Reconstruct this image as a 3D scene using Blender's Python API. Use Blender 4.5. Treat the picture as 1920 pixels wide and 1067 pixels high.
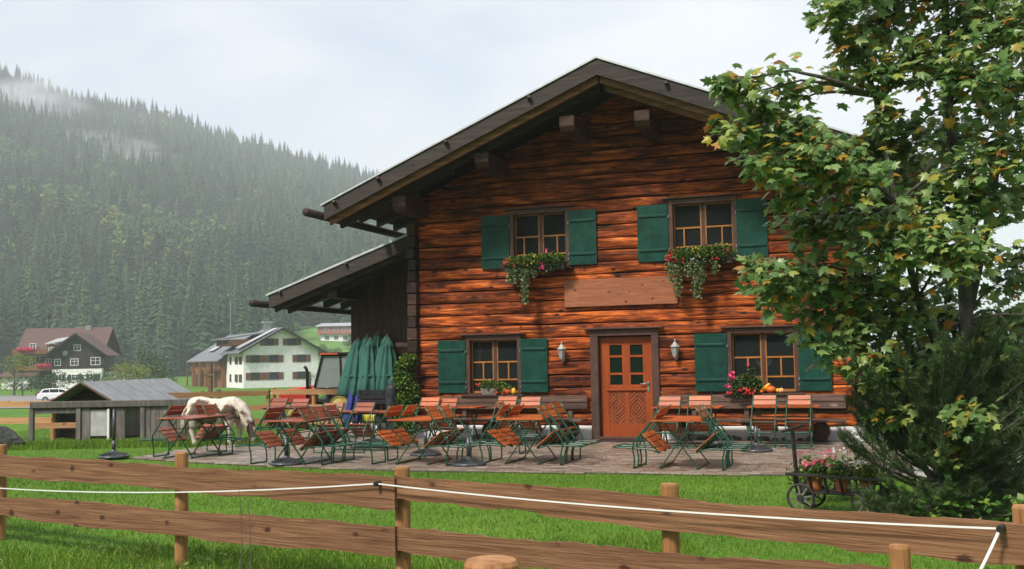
import bpy, bmesh, math, random
import numpy as np
from mathutils import Vector, Matrix, Euler
R_ = math.radians
rng = np.random.default_rng(7)
random.seed(7)
scene = bpy.context.scene
COL = scene.collection
for o in list(bpy.data.objects): bpy.data.objects.remove(o)

# ------------------------------------------------------------------ camera, sky, sun, exposure
YAW, PITCH, ROLL = R_(19.43), R_(4.1), R_(-1.03)
CAM = Vector((5.132, -20.873, 1.585))
_w = Vector((-math.sin(YAW)*math.cos(PITCH), math.cos(YAW)*math.cos(PITCH), math.sin(PITCH)))
_r = Vector((math.cos(YAW), math.sin(YAW), 0)); _u = _r.cross(_w)
_r2 = math.cos(ROLL)*_r + math.sin(ROLL)*_u; _u2 = -math.sin(ROLL)*_r + math.cos(ROLL)*_u
cd = bpy.data.cameras.new('camera'); cam = bpy.data.objects.new('camera', cd); COL.objects.link(cam)
M = Matrix((_r2, _u2, -_w)).transposed().to_4x4(); M.translation = CAM; cam.matrix_world = M
cd.sensor_width = 36; cd.lens = 37.5; cd.clip_start = 0.1; cd.clip_end = 12000
scene.camera = cam

SUN_AZ, SUN_EL = R_(-20), R_(50)      # azimuth from -Y (the front of the house), negative to its left
sdir = Vector((math.sin(SUN_AZ)*math.cos(SUN_EL), -math.cos(SUN_AZ)*math.cos(SUN_EL), math.sin(SUN_EL)))
world = bpy.data.worlds.new('World'); scene.world = world; world.use_nodes = True
wt = world.node_tree; wt.nodes.clear()
def wn(t, **k):
    n = wt.nodes.new(t)
    for a, b in k.items(): setattr(n, a, b)
    return n
sky = wn('ShaderNodeTexSky', sky_type='NISHITA', sun_disc=False)
sky.sun_elevation = SUN_EL; sky.sun_rotation = math.atan2(sdir.x, sdir.y)
bg1 = wn('ShaderNodeBackground'); bg1.inputs[1].default_value = 0.15
bg2 = wn('ShaderNodeBackground'); bg2.inputs[0].default_value = (0.955, 0.955, 1.0, 1); bg2.inputs[1].default_value = 0.88
tc = wn('ShaderNodeTexCoord'); mp = wn('ShaderNodeMapping'); mp.inputs['Scale'].default_value = (1.0, 1.0, 3.2)
nz = wn('ShaderNodeTexNoise'); nz.inputs['Scale'].default_value = 2.1; nz.inputs['Detail'].default_value = 7; nz.inputs['Roughness'].default_value = 0.5; nz.inputs['Distortion'].default_value = 0.4
rp = wn('ShaderNodeValToRGB'); rp.color_ramp.elements[0].position = 0.33; rp.color_ramp.elements[0].color = (0.45,)*3+(1,); rp.color_ramp.elements[1].position = 0.60; rp.color_ramp.elements[1].color = (1,)*3+(1,)
mx = wn('ShaderNodeMixShader'); wo = wn('ShaderNodeOutputWorld')
L = wt.links.new
L(sky.outputs[0], bg1.inputs[0]); L(tc.outputs['Generated'], mp.inputs[0]); L(mp.outputs[0], nz.inputs['Vector']); L(nz.outputs[0], rp.inputs[0])
L(rp.outputs[0], mx.inputs[0]); L(bg1.outputs[0], mx.inputs[1]); L(bg2.outputs[0], mx.inputs[2]); L(mx.outputs[0], wo.inputs[0])
sl = bpy.data.lights.new('sun', 'SUN'); sl.energy = 4.4; sl.angle = R_(9); sl.color = (1.0, 0.94, 0.85)
sun = bpy.data.objects.new('sun', sl); COL.objects.link(sun); sun.rotation_euler = (-sdir).to_track_quat('-Z', 'Y').to_euler(); sun.location = (-20, -20, 30)
vs = scene.view_settings; vs.view_transform = 'Standard'; vs.look = 'None'; vs.exposure = 0.32; vs.gamma = 1; vs.use_curve_mapping = False
scene.cycles.max_bounces = 6; scene.cycles.volume_bounces = 1; scene.cycles.transparent_max_bounces = 8
scene.cycles.use_adaptive_sampling = True; scene.cycles.caustics_reflective = False; scene.cycles.caustics_refractive = False

# ------------------------------------------------------------------ helpers
RX = Vector((math.cos(YAW), math.sin(YAW), 0)); FX = Vector((-math.sin(YAW), math.cos(YAW), 0))
def W(s, t, z=0.0):            # site frame: s across the valley, t up the valley
    p = Vector((CAM.x, CAM.y, 0)) + RX*float(s) + FX*float(t); return Vector((p.x, p.y, z))
def st(x, y):
    dx, dy = x-CAM.x, y-CAM.y; return dx*RX.x+dy*RX.y, dx*FX.x+dy*FX.y
def sstep(a, b, v):
    u = np.clip((v-a)/(b-a), 0, 1); return u*u*(3-2*u)
_hs = np.array([-2500,-1500,-900,-624,-559,-494,-416,-331,-260,-201,-162,0,200,350,500,3000])
_hh = np.array([430,460,420,362,335,314,299,266,245,230,214,150,55,8,0,0.])
def vnoise(x, y, sc, seed=0):
    v = 0
    for i, (a, b, c) in enumerate(((1.0,.3,.7),(-.4,1.1,2.1),(.7,-.9,4.4),(1.6,1.2,.3))):
        v = v+np.sin((a*x+b*y)/sc+c+seed*1.7)*np.sin((b*x-a*y)/sc*1.3+c*2+seed)
    return v/4
def terrain(s, t):
    s = np.asarray(s, float); t = np.asarray(t, float)
    z = -0.03-2.0*sstep(27, 90, t)
    u = np.clip((t-335)/965, 0, 3)
    h = np.interp(s*1300/np.maximum(t, 600), _hs, _hh)
    g = np.where(u < 1, u**1.12, 1-(np.maximum(u, 1)-1)*0.6)
    z = z+150*(.8+.3*np.sin(s/260+1.0))*np.clip((-t-110)/360, 0, 1)**1.15        # the opposite side of the valley
    return z+h*np.maximum(g, 0)+vnoise(s, t, 60)*9*np.clip((t-420)/300, 0, 1)*np.clip(h/60, 0, 1)

class MB:
    def __init__(s): s.v = []; s.f = []
    def add(s, vs, fs):
        o = len(s.v); s.v += [tuple(v) for v in vs]; s.f += [tuple(i+o for i in f) for f in fs]; return s
    def box(s, c, d, rot=None):
        x, y, z = (q/2 for q in d); P = [Vector(p) for p in ((-x,-y,-z),(x,-y,-z),(x,y,-z),(-x,y,-z),(-x,-y,z),(x,-y,z),(x,y,z),(-x,y,z))]
        if rot is not None: P = [rot @ p for p in P]
        c = Vector(c); return s.add([p+c for p in P], ((0,3,2,1),(4,5,6,7),(0,1,5,4),(1,2,6,5),(2,3,7,6),(3,0,4,7)))
    def b2(s, x0, x1, y0, y1, z0, z1): return s.box(((x0+x1)/2, (y0+y1)/2, (z0+z1)/2), (abs(x1-x0), abs(y1-y0), abs(z1-z0)))
    def bar(s, p, q, w, h, up=(0,0,1)):
        p = Vector(p); q = Vector(q); d = q-p; l = d.length; d.normalize(); a = d.cross(Vector(up))
        if a.length < 1e-4: a = d.cross(Vector((1,0,0)))
        a.normalize(); b = a.cross(d); return s.box((p+q)/2, (l, w, h), Matrix((d, a, b)).transposed())
    def tube(s, pts, rad, n=8, sq=1.0, cap=True):
        pts = [Vector(p) for p in pts]; m = len(pts)
        rad = [rad]*m if not hasattr(rad, '__len__') else list(rad)
        vs = []; ref = None
        for i, p in enumerate(pts):
            d = (pts[min(i+1, m-1)]-pts[max(i-1, 0)]).normalized()
            if ref is None: ref = d.cross(Vector((0,0,1))); ref = ref if ref.length > 1e-3 else Vector((1,0,0))
            a = (ref-d*ref.dot(d)).normalized(); b = d.cross(a); ref = a
            for k in range(n):
                t = 2*math.pi*k/n; vs.append(p+rad[i]*(math.cos(t)*a+sq*math.sin(t)*b))
        fs = [(i*n+k, i*n+(k+1) % n, (i+1)*n+(k+1) % n, (i+1)*n+k) for i in range(m-1) for k in range(n)]
        if cap: fs += [tuple(range(n-1, -1, -1)), tuple((m-1)*n+k for k in range(n))]
        return s.add(vs, fs)
    def lathe(s, prof, n=20, c=(0,0,0), mod=None, rot=None):
        vs = []; c = Vector(c)
        for r, z in prof:
            for k in range(n):
                t = 2*math.pi*k/n; rr = r*(mod(t, z) if mod else 1); p = Vector((rr*math.cos(t), rr*math.sin(t), z))
                vs.append((rot @ p if rot else p)+c)
        m = len(prof)
        fs = [(i*n+k, i*n+(k+1) % n, (i+1)*n+(k+1) % n, (i+1)*n+k) for i in range(m-1) for k in range(n)]
        fs += [tuple(range(n-1, -1, -1)), tuple((m-1)*n+k for k in range(n))]
        return s.add(vs, fs)
    def ell(s, c, r, n=10, m=7, rot=None):
        prof = [(math.sin(math.pi*(i+.02)/(m+.04)), -math.cos(math.pi*(i+.02)/(m+.04))) for i in range(m+1)]
        q = MB().lathe(prof, n); r = r if hasattr(r, '__len__') else (r,)*3
        return s.add([(rot @ Vector((v[0]*r[0], v[1]*r[1], v[2]*r[2])) if rot else Vector((v[0]*r[0], v[1]*r[1], v[2]*r[2])))+Vector(c) for v in q.v], q.f)
    def prism(s, poly, y0, y1, ax='y'):      # polygon in (x,z) swept along y (or in (y,z) along x)
        n = len(poly); mk = (lambda a, b, y: (a, y, b)) if ax == 'y' else (lambda a, b, y: (y, a, b))
        vs = [mk(a, b, y0) for a, b in poly]+[mk(a, b, y1) for a, b in poly]
        return s.add(vs, [tuple(range(n)), tuple(range(2*n-1, n-1, -1))]+[(k, (k+1) % n, n+(k+1) % n, n+k) for k in range(n)])
    def mesh(s, name):
        me = bpy.data.meshes.new(name); me.from_pydata(s.v, [], s.f); me.validate()
        bm = bmesh.new(); bm.from_mesh(me); bmesh.ops.recalc_face_normals(bm, faces=bm.faces); bm.to_mesh(me); bm.free(); return me
    def build(s, name, m, parent=None, smooth=False, bevel=0, loc=None, rot=None):
        return link(name, s.mesh(name), m, parent, smooth, bevel, loc, rot)
def link(name, me, m, parent=None, smooth=False, bevel=0, loc=None, rot=None):
    o = bpy.data.objects.new(name, me); COL.objects.link(o)
    if m is not None and not me.materials: me.materials.append(m)
    if smooth: me.polygons.foreach_set('use_smooth', [True]*len(me.polygons))
    if bevel:
        b = o.modifiers.new('bevel', 'BEVEL'); b.width = bevel; b.segments = 1; b.limit_method = 'ANGLE'
    if parent: o.parent = parent
    if loc is not None: o.location = loc
    if rot is not None: o.rotation_euler = rot
    return o
def np_mesh(name, V, Fc, m, parent=None, smooth=False):   # V (n,3), Fc (m,k)
    me = bpy.data.meshes.new(name); V = np.ascontiguousarray(V, dtype=np.float32); Fc = np.ascontiguousarray(Fc, dtype=np.int32)
    k = Fc.shape[1]; me.vertices.add(len(V)); me.vertices.foreach_set('co', V.ravel())
    me.loops.add(Fc.size); me.loops.foreach_set('vertex_index', Fc.ravel())
    me.polygons.add(len(Fc)); me.polygons.foreach_set('loop_start', np.arange(0, Fc.size, k, dtype=np.int32))
    try: me.polygons.foreach_set('loop_total', np.full(len(Fc), k, dtype=np.int32))
    except Exception: pass
    me.update(calc_edges=True); me.validate()
    return link(name, me, m, parent, smooth)
def tag(o, label=None, cat=None, group=None, kind=None):
    for k, v in (('label', label), ('category', cat), ('group', group), ('kind', kind)):
        if v: o[k] = v
    return o
def thing(name, label, cat, loc=(0,0,0), rot=(0,0,0), group=None):
    o = bpy.data.objects.new(name, None); o.empty_display_size = 0.2; COL.objects.link(o); o.location = loc; o.rotation_euler = rot
    return tag(o, label, cat, group)
def copy_tree(o, parent=None, top=True, **kw):
    c = o.copy(); COL.objects.link(c); c.parent = parent
    for ch in [k for k in KIDS(o)]: copy_tree(ch, c, False)
    if top:
        if 'loc' in kw: c.location = kw['loc']
        if 'rot' in kw: c.rotation_euler = kw['rot']
        if 'scale' in kw: c.scale = kw['scale']
        if 'label' in kw: c['label'] = kw['label']
        if 'group' in kw: c['group'] = kw['group']
    return c
def KIDS(o): return [c for c in o.children]

# ------------------------------------------------------------------ materials
def mat(name):
    m = bpy.data.materials.new(name); m.use_nodes = True; t = m.node_tree; b = t.nodes['Principled BSDF']; return m, t, b
def N(t, ty, **k):
    n = t.nodes.new(ty)
    for a, v in k.items():
        if a in n.inputs.keys(): n.inputs[a].default_value = v
        else: setattr(n, a, v)
    return n
def ramp(t, stops):
    r = t.nodes.new('ShaderNodeValToRGB'); e = r.color_ramp.elements
    while len(e) < len(stops): e.new(0.5)
    for q, (p, c) in zip(e, stops): q.position = p; q.color = tuple(c)+(1,) if len(c) == 3 else c
    return r
def coords(t, scale, rnd=True):
    tc = t.nodes.new('ShaderNodeTexCoord'); mp = t.nodes.new('ShaderNodeMapping'); mp.inputs['Scale'].default_value = scale
    if rnd:
        oi = t.nodes.new('ShaderNodeObjectInfo'); ml = t.nodes.new('ShaderNodeMath'); ml.operation = 'MULTIPLY'; ml.inputs[1].default_value = 37.0
        ad = t.nodes.new('ShaderNodeVectorMath'); ad.operation = 'ADD'
        t.links.new(oi.outputs['Random'], ml.inputs[0]); t.links.new(tc.outputs['Object'], ad.inputs[0]); t.links.new(ml.outputs[0], ad.inputs[1]); t.links.new(ad.outputs[0], mp.inputs[0])
    else: t.links.new(tc.outputs['Object'], mp.inputs[0])
    return mp.outputs[0]
def wood(name, stops, scale=(1.2, 9, 9), rough=0.6, bump=0.25, vary=0.25, knots=None, detail=8, spec=0.3, dist=0.6, nscale=1.6, stain=None):
    m, t, b = mat(name); v = coords(t, scale)
    n = N(t, 'ShaderNodeTexNoise', Scale=nscale, Detail=detail, Roughness=0.68, Distortion=dist); t.links.new(v, n.inputs['Vector'])
    r = ramp(t, stops); t.links.new(n.outputs[0], r.inputs[0]); out = r.outputs[0]
    if knots:
        v2 = coords(t, knots[0]); vo = N(t, 'ShaderNodeTexVoronoi', Scale=1.0); t.links.new(v2, vo.inputs['Vector'])
        n3 = N(t, 'ShaderNodeTexNoise', Scale=3.0, Detail=3.0); t.links.new(v2, n3.inputs['Vector'])
        ad = N(t, 'ShaderNodeMath', operation='MULTIPLY_ADD'); ad.inputs[1].default_value = 0.35; t.links.new(n3.outputs[0], ad.inputs[0]); t.links.new(vo.outputs['Distance'], ad.inputs[2])
        kr = ramp(t, ((0.26, (1,1,1)), (0.35, (0,0,0)))); t.links.new(ad.outputs[0], kr.inputs[0])
        mk = N(t, 'ShaderNodeMixRGB', blend_type='MIX'); mk.inputs[2].default_value = tuple(knots[1])+(1,)
        t.links.new(kr.outputs[0], mk.inputs[0]); t.links.new(out, mk.inputs[1]); out = mk.outputs[0]
    if stain:            # large old weather stains
        v4 = coords(t, (stain[1],1,stain[1]*2.4), False); n4 = N(t, 'ShaderNodeTexNoise', Scale=stain[2], Detail=6.0, Roughness=0.65); t.links.new(v4, n4.inputs['Vector'])
        r4 = ramp(t, ((0.36, (stain[0],)*3), (0.58, (1.12,)*3))); t.links.new(n4.outputs[0], r4.inputs[0])
        m4 = N(t, 'ShaderNodeMixRGB', blend_type='MULTIPLY'); m4.inputs[0].default_value = 1; t.links.new(out, m4.inputs[1]); t.links.new(r4.outputs[0], m4.inputs[2]); out = m4.outputs[0]
    if vary:
        oi = N(t, 'ShaderNodeObjectInfo'); hs = N(t, 'ShaderNodeHueSaturation'); mr = N(t, 'ShaderNodeMapRange'); mr.inputs[3].default_value = 1-vary; mr.inputs[4].default_value = 1+vary
        t.links.new(oi.outputs['Random'], mr.inputs[0]); t.links.new(mr.outputs[0], hs.inputs['Value']); t.links.new(out, hs.inputs['Color']); out = hs.outputs[0]
    t.links.new(out, b.inputs['Base Color']); b.inputs['Roughness'].default_value = rough; b.inputs['Specular IOR Level'].default_value = spec
    if bump:
        bp = N(t, 'ShaderNodeBump', Strength=bump, Distance=0.02); t.links.new(n.outputs[0], bp.inputs['Height']); t.links.new(bp.outputs[0], b.inputs['Normal'])
    return m
def paint(name, col, rough=0.5, metal=0.0, vary=0.12, nscale=6.0, bump=0.06, spec=0.4):
    m, t, b = mat(name); v = coords(t, (1,1,1))
    n = N(t, 'ShaderNodeTexNoise', Scale=nscale, Detail=6.0, Roughness=0.65); t.links.new(v, n.inputs['Vector'])
    lo = tuple(c*(1-vary*2) for c in col); hi = tuple(min(1, c*(1+vary*1.5)) for c in col)
    r = ramp(t, ((0.3, lo), (0.7, hi))); t.links.new(n.outputs[0], r.inputs[0]); t.links.new(r.outputs[0], b.inputs['Base Color'])
    b.inputs['Roughness'].default_value = rough; b.inputs['Metallic'].default_value = metal; b.inputs['Specular IOR Level'].default_value = spec
    if bump:
        bp = N(t, 'ShaderNodeBump', Strength=bump, Distance=0.01); t.links.new(n.outputs[0], bp.inputs['Height']); t.links.new(bp.outputs[0], b.inputs['Normal'])
    return m
def island(name, stops, rough=0.5, trans=0.0, spec=0.3, noise=0.0, bump=0.0, spread=1.0):   # colour picked per piece
    m, t, b = mat(name); g = N(t, 'ShaderNodeNewGeometry'); oi = N(t, 'ShaderNodeObjectInfo')
    a = N(t, 'ShaderNodeMath', operation='ADD'); f = N(t, 'ShaderNodeMath', operation='FRACT')
    sc_ = N(t, 'ShaderNodeMath', operation='MULTIPLY'); sc_.inputs[1].default_value = spread; t.links.new(g.outputs['Random Per Island'], sc_.inputs[0])
    t.links.new(sc_.outputs[0], a.inputs[0]); t.links.new(oi.outputs['Random'], a.inputs[1]); t.links.new(a.outputs[0], f.inputs[0])
    r = ramp(t, stops); t.links.new(f.outputs[0], r.inputs[0]); out = r.outputs[0]
    if noise:
        v = coords(t, (1,1,1)); n = N(t, 'ShaderNodeTexNoise', Scale=noise, Detail=5.0, Roughness=0.7); t.links.new(v, n.inputs['Vector'])
        mr = N(t, 'ShaderNodeMapRange'); mr.inputs[1].default_value = .25; mr.inputs[2].default_value = .75; mr.inputs[3].default_value = 0.6; mr.inputs[4].default_value = 1.35; t.links.new(n.outputs[0], mr.inputs[0])
        hs = N(t, 'ShaderNodeHueSaturation'); t.links.new(mr.outputs[0], hs.inputs['Value']); t.links.new(out, hs.inputs['Color']); out = hs.outputs[0]
        if bump:
            bp = N(t, 'ShaderNodeBump', Strength=bump, Distance=0.01); t.links.new(n.outputs[0], bp.inputs['Height']); t.links.new(bp.outputs[0], b.inputs['Normal'])
    t.links.new(out, b.inputs['Base Color']); b.inputs['Roughness'].default_value = rough; b.inputs['Specular IOR Level'].default_value = spec
    if trans:
        tr = N(t, 'ShaderNodeBsdfTranslucent'); mxs = N(t, 'ShaderNodeMixShader'); mxs.inputs[0].default_value = trans
        t.links.new(out, tr.inputs[0]); t.links.new(b.outputs[0], mxs.inputs[1]); t.links.new(tr.outputs[0], mxs.inputs[2]); t.links.new(mxs.outputs[0], t.nodes['Material Output'].inputs[0])
    return m
def glass(name, tint=(0.02,0.025,0.025), rough=0.03, mixv=0.55):
    m, t, b = mat(name); b.inputs['Base Color'].default_value = tint+(1,); b.inputs['Roughness'].default_value = rough; b.inputs['IOR'].default_value = 1.33; b.inputs['Specular IOR Level'].default_value = 0.3
    tr = N(t, 'ShaderNodeBsdfTransparent'); mxs = N(t, 'ShaderNodeMixShader'); mxs.inputs[0].default_value = mixv
    t.links.new(tr.outputs[0], mxs.inputs[1]); t.links.new(b.outputs[0], mxs.inputs[2]); t.links.new(mxs.outputs[0], t.nodes['Material Output'].inputs[0]); return m
LOGM = wood('hewn log', ((0.30, (0.010,0.005,0.003)), (0.40, (0.055,0.016,0.006)), (0.49, (0.21,0.040,0.008)), (0.57, (0.42,0.092,0.014)), (0.66, (0.57,0.195,0.045)), (0.74, (0.36,0.15,0.062)), (0.86, (0.11,0.065,0.045))), scale=(0.8,11,11), rough=0.68, bump=0.7, vary=0.5, nscale=1.35, detail=12, dist=1.1, knots=((2.0,0.6,4.5),(0.02,0.010,0.007)), spec=0.18, stain=(0.30,0.9,1.1))
LOGE = wood('log end', ((0.3, (0.012,0.007,0.005)), (0.58, (0.05,0.024,0.014)), (0.8, (0.15,0.075,0.04))), scale=(3,3,6), vary=0.6)
DARKW = wood('dark weathered wood', ((0.3, (0.012,0.009,0.007)), (0.55, (0.045,0.030,0.022)), (0.8, (0.10,0.075,0.06))), scale=(1.0,10,10), rough=0.65)
FASC = wood('grey fascia wood', ((0.3, (0.016,0.012,0.010)), (0.55, (0.045,0.035,0.029)), (0.8, (0.10,0.082,0.070))), scale=(0.8,9,14), rough=0.7, knots=((2.2,0.5,7),(0.02,0.015,0.012)))
BROWNB = wood('brown verge board', ((0.3, (0.05,0.02,0.01)), (0.55, (0.22,0.10,0.045)), (0.8, (0.36,0.20,0.10))), scale=(0.8,9,9), rough=0.55)
FRAMEW = wood('brown window frame', ((0.3, (0.045,0.024,0.018)), (0.7, (0.11,0.06,0.045))), scale=(3,3,3), rough=0.5, bump=0.1, vary=0.1)
SASH = wood('honey sash wood', ((0.3, (0.28,0.10,0.025)), (0.7, (0.48,0.20,0.05))), scale=(4,4,4), rough=0.4, bump=0.08, vary=0.1)
DOORW = wood('orange door wood', ((0.25, (0.20,0.036,0.010)), (0.55, (0.33,0.068,0.016)), (0.8, (0.43,0.105,0.026))), scale=(9,9,1.1), rough=0.38, bump=0.12, vary=0.12)
DOORP = wood('red brown panel wood', ((0.25, (0.16,0.04,0.016)), (0.7, (0.32,0.085,0.03))), scale=(5,5,5), rough=0.4, bump=0.1, vary=0.18)
GREENP = paint('green shutter paint', (0.003,0.047,0.032), rough=0.5, vary=0.26, nscale=4.5, spec=0.25)
SIGNM = wood('reddish sign wood', ((0.25, (0.19,0.062,0.03)), (0.55, (0.32,0.115,0.055)), (0.8, (0.44,0.18,0.09))), scale=(1.4,8,14), rough=0.55, bump=0.15, vary=0, knots=((5,1,7),(0.08,0.03,0.02)))
WHITEP = paint('white plaster', (0.80,0.79,0.77), rough=0.85, vary=0.07, nscale=2.0)
SLATM = wood('orange oiled slat', ((0.25, (0.26,0.052,0.012)), (0.55, (0.44,0.10,0.022)), (0.8, (0.54,0.16,0.05))), scale=(2,9,9), rough=0.42, bump=0.1, vary=0.2, spec=0.35)
SLATR = wood('red brown slat', ((0.25, (0.15,0.035,0.018)), (0.55, (0.28,0.075,0.04)), (0.8, (0.38,0.12,0.07))), scale=(2,9,9), rough=0.4, bump=0.1, vary=0.2, spec=0.35)
GREENM = paint('green enamel metal', (0.010,0.070,0.036), rough=0.3, vary=0.1, spec=0.5)
IRONM = paint('grey cast iron', (0.07,0.075,0.08), rough=0.35, metal=0.3, vary=0.2, nscale=14)
BLACKM = paint('black iron', (0.012,0.012,0.013), rough=0.5)
GALV = paint('grey metal', (0.30,0.32,0.33), rough=0.4, metal=0.5)
ROOFM = paint('pale metal edge', (0.55,0.57,0.58), rough=0.4, metal=0.3)
TERRA = paint('terracotta', (0.50,0.17,0.07), rough=0.7)
GLASS = glass('window glass'); DGLASS = glass('door glass', (0.006,0.016,0.010), 0.12, 0.92)
BENCHW = wood('brown bench plank', ((0.3, (0.06,0.035,0.026)), (0.55, (0.13,0.078,0.058)), (0.8, (0.22,0.15,0.12))), scale=(0.8,9,9), rough=0.5, knots=((1.6,1,5),(0.28,0.22,0.18)))
FENCEW = wood('brown fence board', ((0.25, (0.065,0.027,0.012)), (0.42, (0.155,0.070,0.034)), (0.58, (0.235,0.115,0.058)), (0.8, (0.33,0.19,0.11))), scale=(0.9,12,24), rough=0.7, bump=0.7, vary=0.12, knots=((3.4,0.5,6.0),(0.055,0.020,0.009)), detail=10)
POSTW = wood('peeled post wood', ((0.25, (0.14,0.055,0.018)), (0.5, (0.34,0.16,0.06)), (0.8, (0.50,0.28,0.13))), scale=(9,9,1.0), rough=0.6, bump=0.4, vary=0.15)
NEWW = wood('fresh rail wood', ((0.25, (0.30,0.14,0.06)), (0.55, (0.46,0.25,0.12)), (0.8, (0.56,0.34,0.18))), scale=(0.8,9,9), rough=0.6, vary=0.15, knots=((3,1,6),(0.2,0.08,0.03)))
GREYW = wood('silver grey boards', ((0.25, (0.05,0.045,0.04)), (0.55, (0.15,0.135,0.12)), (0.8, (0.26,0.24,0.21))), scale=(9,9,1.2), rough=0.8, vary=0.25)
LEAFM = island('maple leaf', ((0.0, (0.08,0.165,0.04)), (0.28, (0.135,0.24,0.07)), (0.55, (0.20,0.32,0.10)), (0.75, (0.28,0.38,0.12)), (0.88, (0.36,0.39,0.08)), (0.93, (0.40,0.31,0.03)), (0.98, (0.48,0.22,0.025)), (1.0, (0.24,0.10,0.03))), rough=0.36, trans=0.38, spec=0.5)
BARK = wood('grey bark', ((0.3, (0.035,0.03,0.024)), (0.55, (0.10,0.09,0.075)), (0.8, (0.2,0.19,0.165))), scale=(7,7,3), rough=0.9, bump=0.6, vary=0.1)
NEEDLE = island('pine needle', ((0.0, (0.022,0.058,0.018)), (0.5, (0.050,0.110,0.028)), (0.9, (0.10,0.17,0.04)), (1.0, (0.13,0.12,0.04))), rough=0.5, trans=0.12)
LEAFG = island('small green leaf', ((0.0, (0.03,0.09,0.015)), (0.5, (0.07,0.16,0.025)), (0.85, (0.15,0.24,0.03)), (1.0, (0.25,0.27,0.04))), rough=0.45, trans=0.25)
LEAFD = island('dark green leaf', ((0.0, (0.012,0.040,0.012)), (0.6, (0.035,0.085,0.025)), (1.0, (0.07,0.12,0.04))), rough=0.45, trans=0.2)
LEAFY = island('yellow green leaf', ((0.0, (0.06,0.12,0.015)), (0.5, (0.14,0.20,0.02)), (1.0, (0.30,0.27,0.03))), rough=0.45, trans=0.25)
LEAFS = island('sage green leaf', ((0.0, (0.08,0.13,0.05)), (0.6, (0.16,0.22,0.09)), (1.0, (0.28,0.31,0.15))), rough=0.5, trans=0.2)
REDF = island('red petal', ((0.0, (0.5,0.012,0.02)), (1.0, (0.75,0.05,0.04))), rough=0.5, trans=0.2)
PINKF = island('pink petal', ((0.0, (0.65,0.03,0.12)), (1.0, (0.85,0.13,0.28))), rough=0.5, trans=0.2)
YELF = island('yellow petal', ((0.0, (0.75,0.55,0.02)), (1.0, (0.85,0.7,0.06))), rough=0.5, trans=0.2)
WHTF = island('white petal', ((0.0, (0.7,0.7,0.72)), (1.0, (0.8,0.75,0.85))), rough=0.5, trans=0.2)
BLADE = island('grass blade', ((0.0, (0.055,0.135,0.010)), (0.4, (0.105,0.205,0.012)), (0.8, (0.165,0.265,0.02)), (1.0, (0.27,0.28,0.06))), rough=0.5, trans=0.3, spec=0.25, noise=0.9)
# ------------------------------------------------------------------ ground, lawn, terrace
def ground_mat():
    m, t, b = mat('meadow grass'); tc = N(t, 'ShaderNodeTexCoord')
    n1 = N(t, 'ShaderNodeTexNoise', Scale=0.35, Detail=8.0, Roughness=0.65); n2 = N(t, 'ShaderNodeTexNoise', Scale=26.0, Detail=4.0, Roughness=0.7)
    t.links.new(tc.outputs['Object'], n1.inputs['Vector']); t.links.new(tc.outputs['Object'], n2.inputs['Vector'])
    r1 = ramp(t, ((0.3, (0.06,0.145,0.014)), (0.55, (0.095,0.20,0.018)), (0.75, (0.145,0.235,0.03)))); r2 = ramp(t, ((0.25, (0.45,0.45,0.45)), (0.7, (1.25,1.25,1.25))))
    t.links.new(n1.outputs[0], r1.inputs[0]); t.links.new(n2.outputs[0], r2.inputs[0])
    ml = N(t, 'ShaderNodeMixRGB', blend_type='MULTIPLY'); ml.inputs[0].default_value = 1; t.links.new(r1.outputs[0], ml.inputs[1]); t.links.new(r2.outputs[0], ml.inputs[2])
    g = N(t, 'ShaderNodeNewGeometry'); sp = N(t, 'ShaderNodeSeparateXYZ'); t.links.new(g.outputs['Position'], sp.inputs[0])
    mr = N(t, 'ShaderNodeMapRange'); mr.inputs[1].default_value = 1.0; mr.inputs[2].default_value = 6.0; t.links.new(sp.outputs['Z'], mr.inputs[0])
    mf = N(t, 'ShaderNodeMixRGB'); mf.inputs[2].default_value = (0.035,0.06,0.018,1); t.links.new(mr.outputs[0], mf.inputs[0]); t.links.new(ml.outputs[0], mf.inputs[1])
    t.links.new(mf.outputs[0], b.inputs['Base Color']); b.inputs['Roughness'].default_value = 0.85; b.inputs['Specular IOR Level'].default_value = 0.15
    bp = N(t, 'ShaderNodeBump', Strength=0.5, Distance=0.03); t.links.new(n2.outputs[0], bp.inputs['Height']); t.links.new(bp.outputs[0], b.inputs['Normal']); return m
GRASSM = ground_mat()
sl_ = np.unique(np.concatenate([np.linspace(-3000,-900,10), np.arange(-900,560,24), np.arange(-60,61,8), np.linspace(560,3000,10)]))
tl_ = np.unique(np.concatenate([[-900,-700,-580,-500,-430,-360,-300,-240,-180,-140,-110,-80,-40,-20], np.arange(-10,110,6), np.arange(110,340,24), np.arange(340,1500,22), np.linspace(1500,3600,10)]))
SS, TT = np.meshgrid(sl_, tl_); ZZ = terrain(SS, TT); ZZ = np.where(TT > 1900, np.minimum(ZZ, 0)-2, ZZ)
V = np.stack([CAM.x+SS*RX.x+TT*FX.x, CAM.y+SS*RX.y+TT*FX.y, ZZ], -1).reshape(-1, 3)
nr, nc = SS.shape; ii = (np.arange(nr-1)[:, None]*nc+np.arange(nc-1)[None, :]).ravel()
gr = np_mesh('meadow', V, np.stack([ii, ii+1, ii+nc+1, ii+nc], 1), GRASSM, smooth=True); tag(gr, kind='structure')
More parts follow.
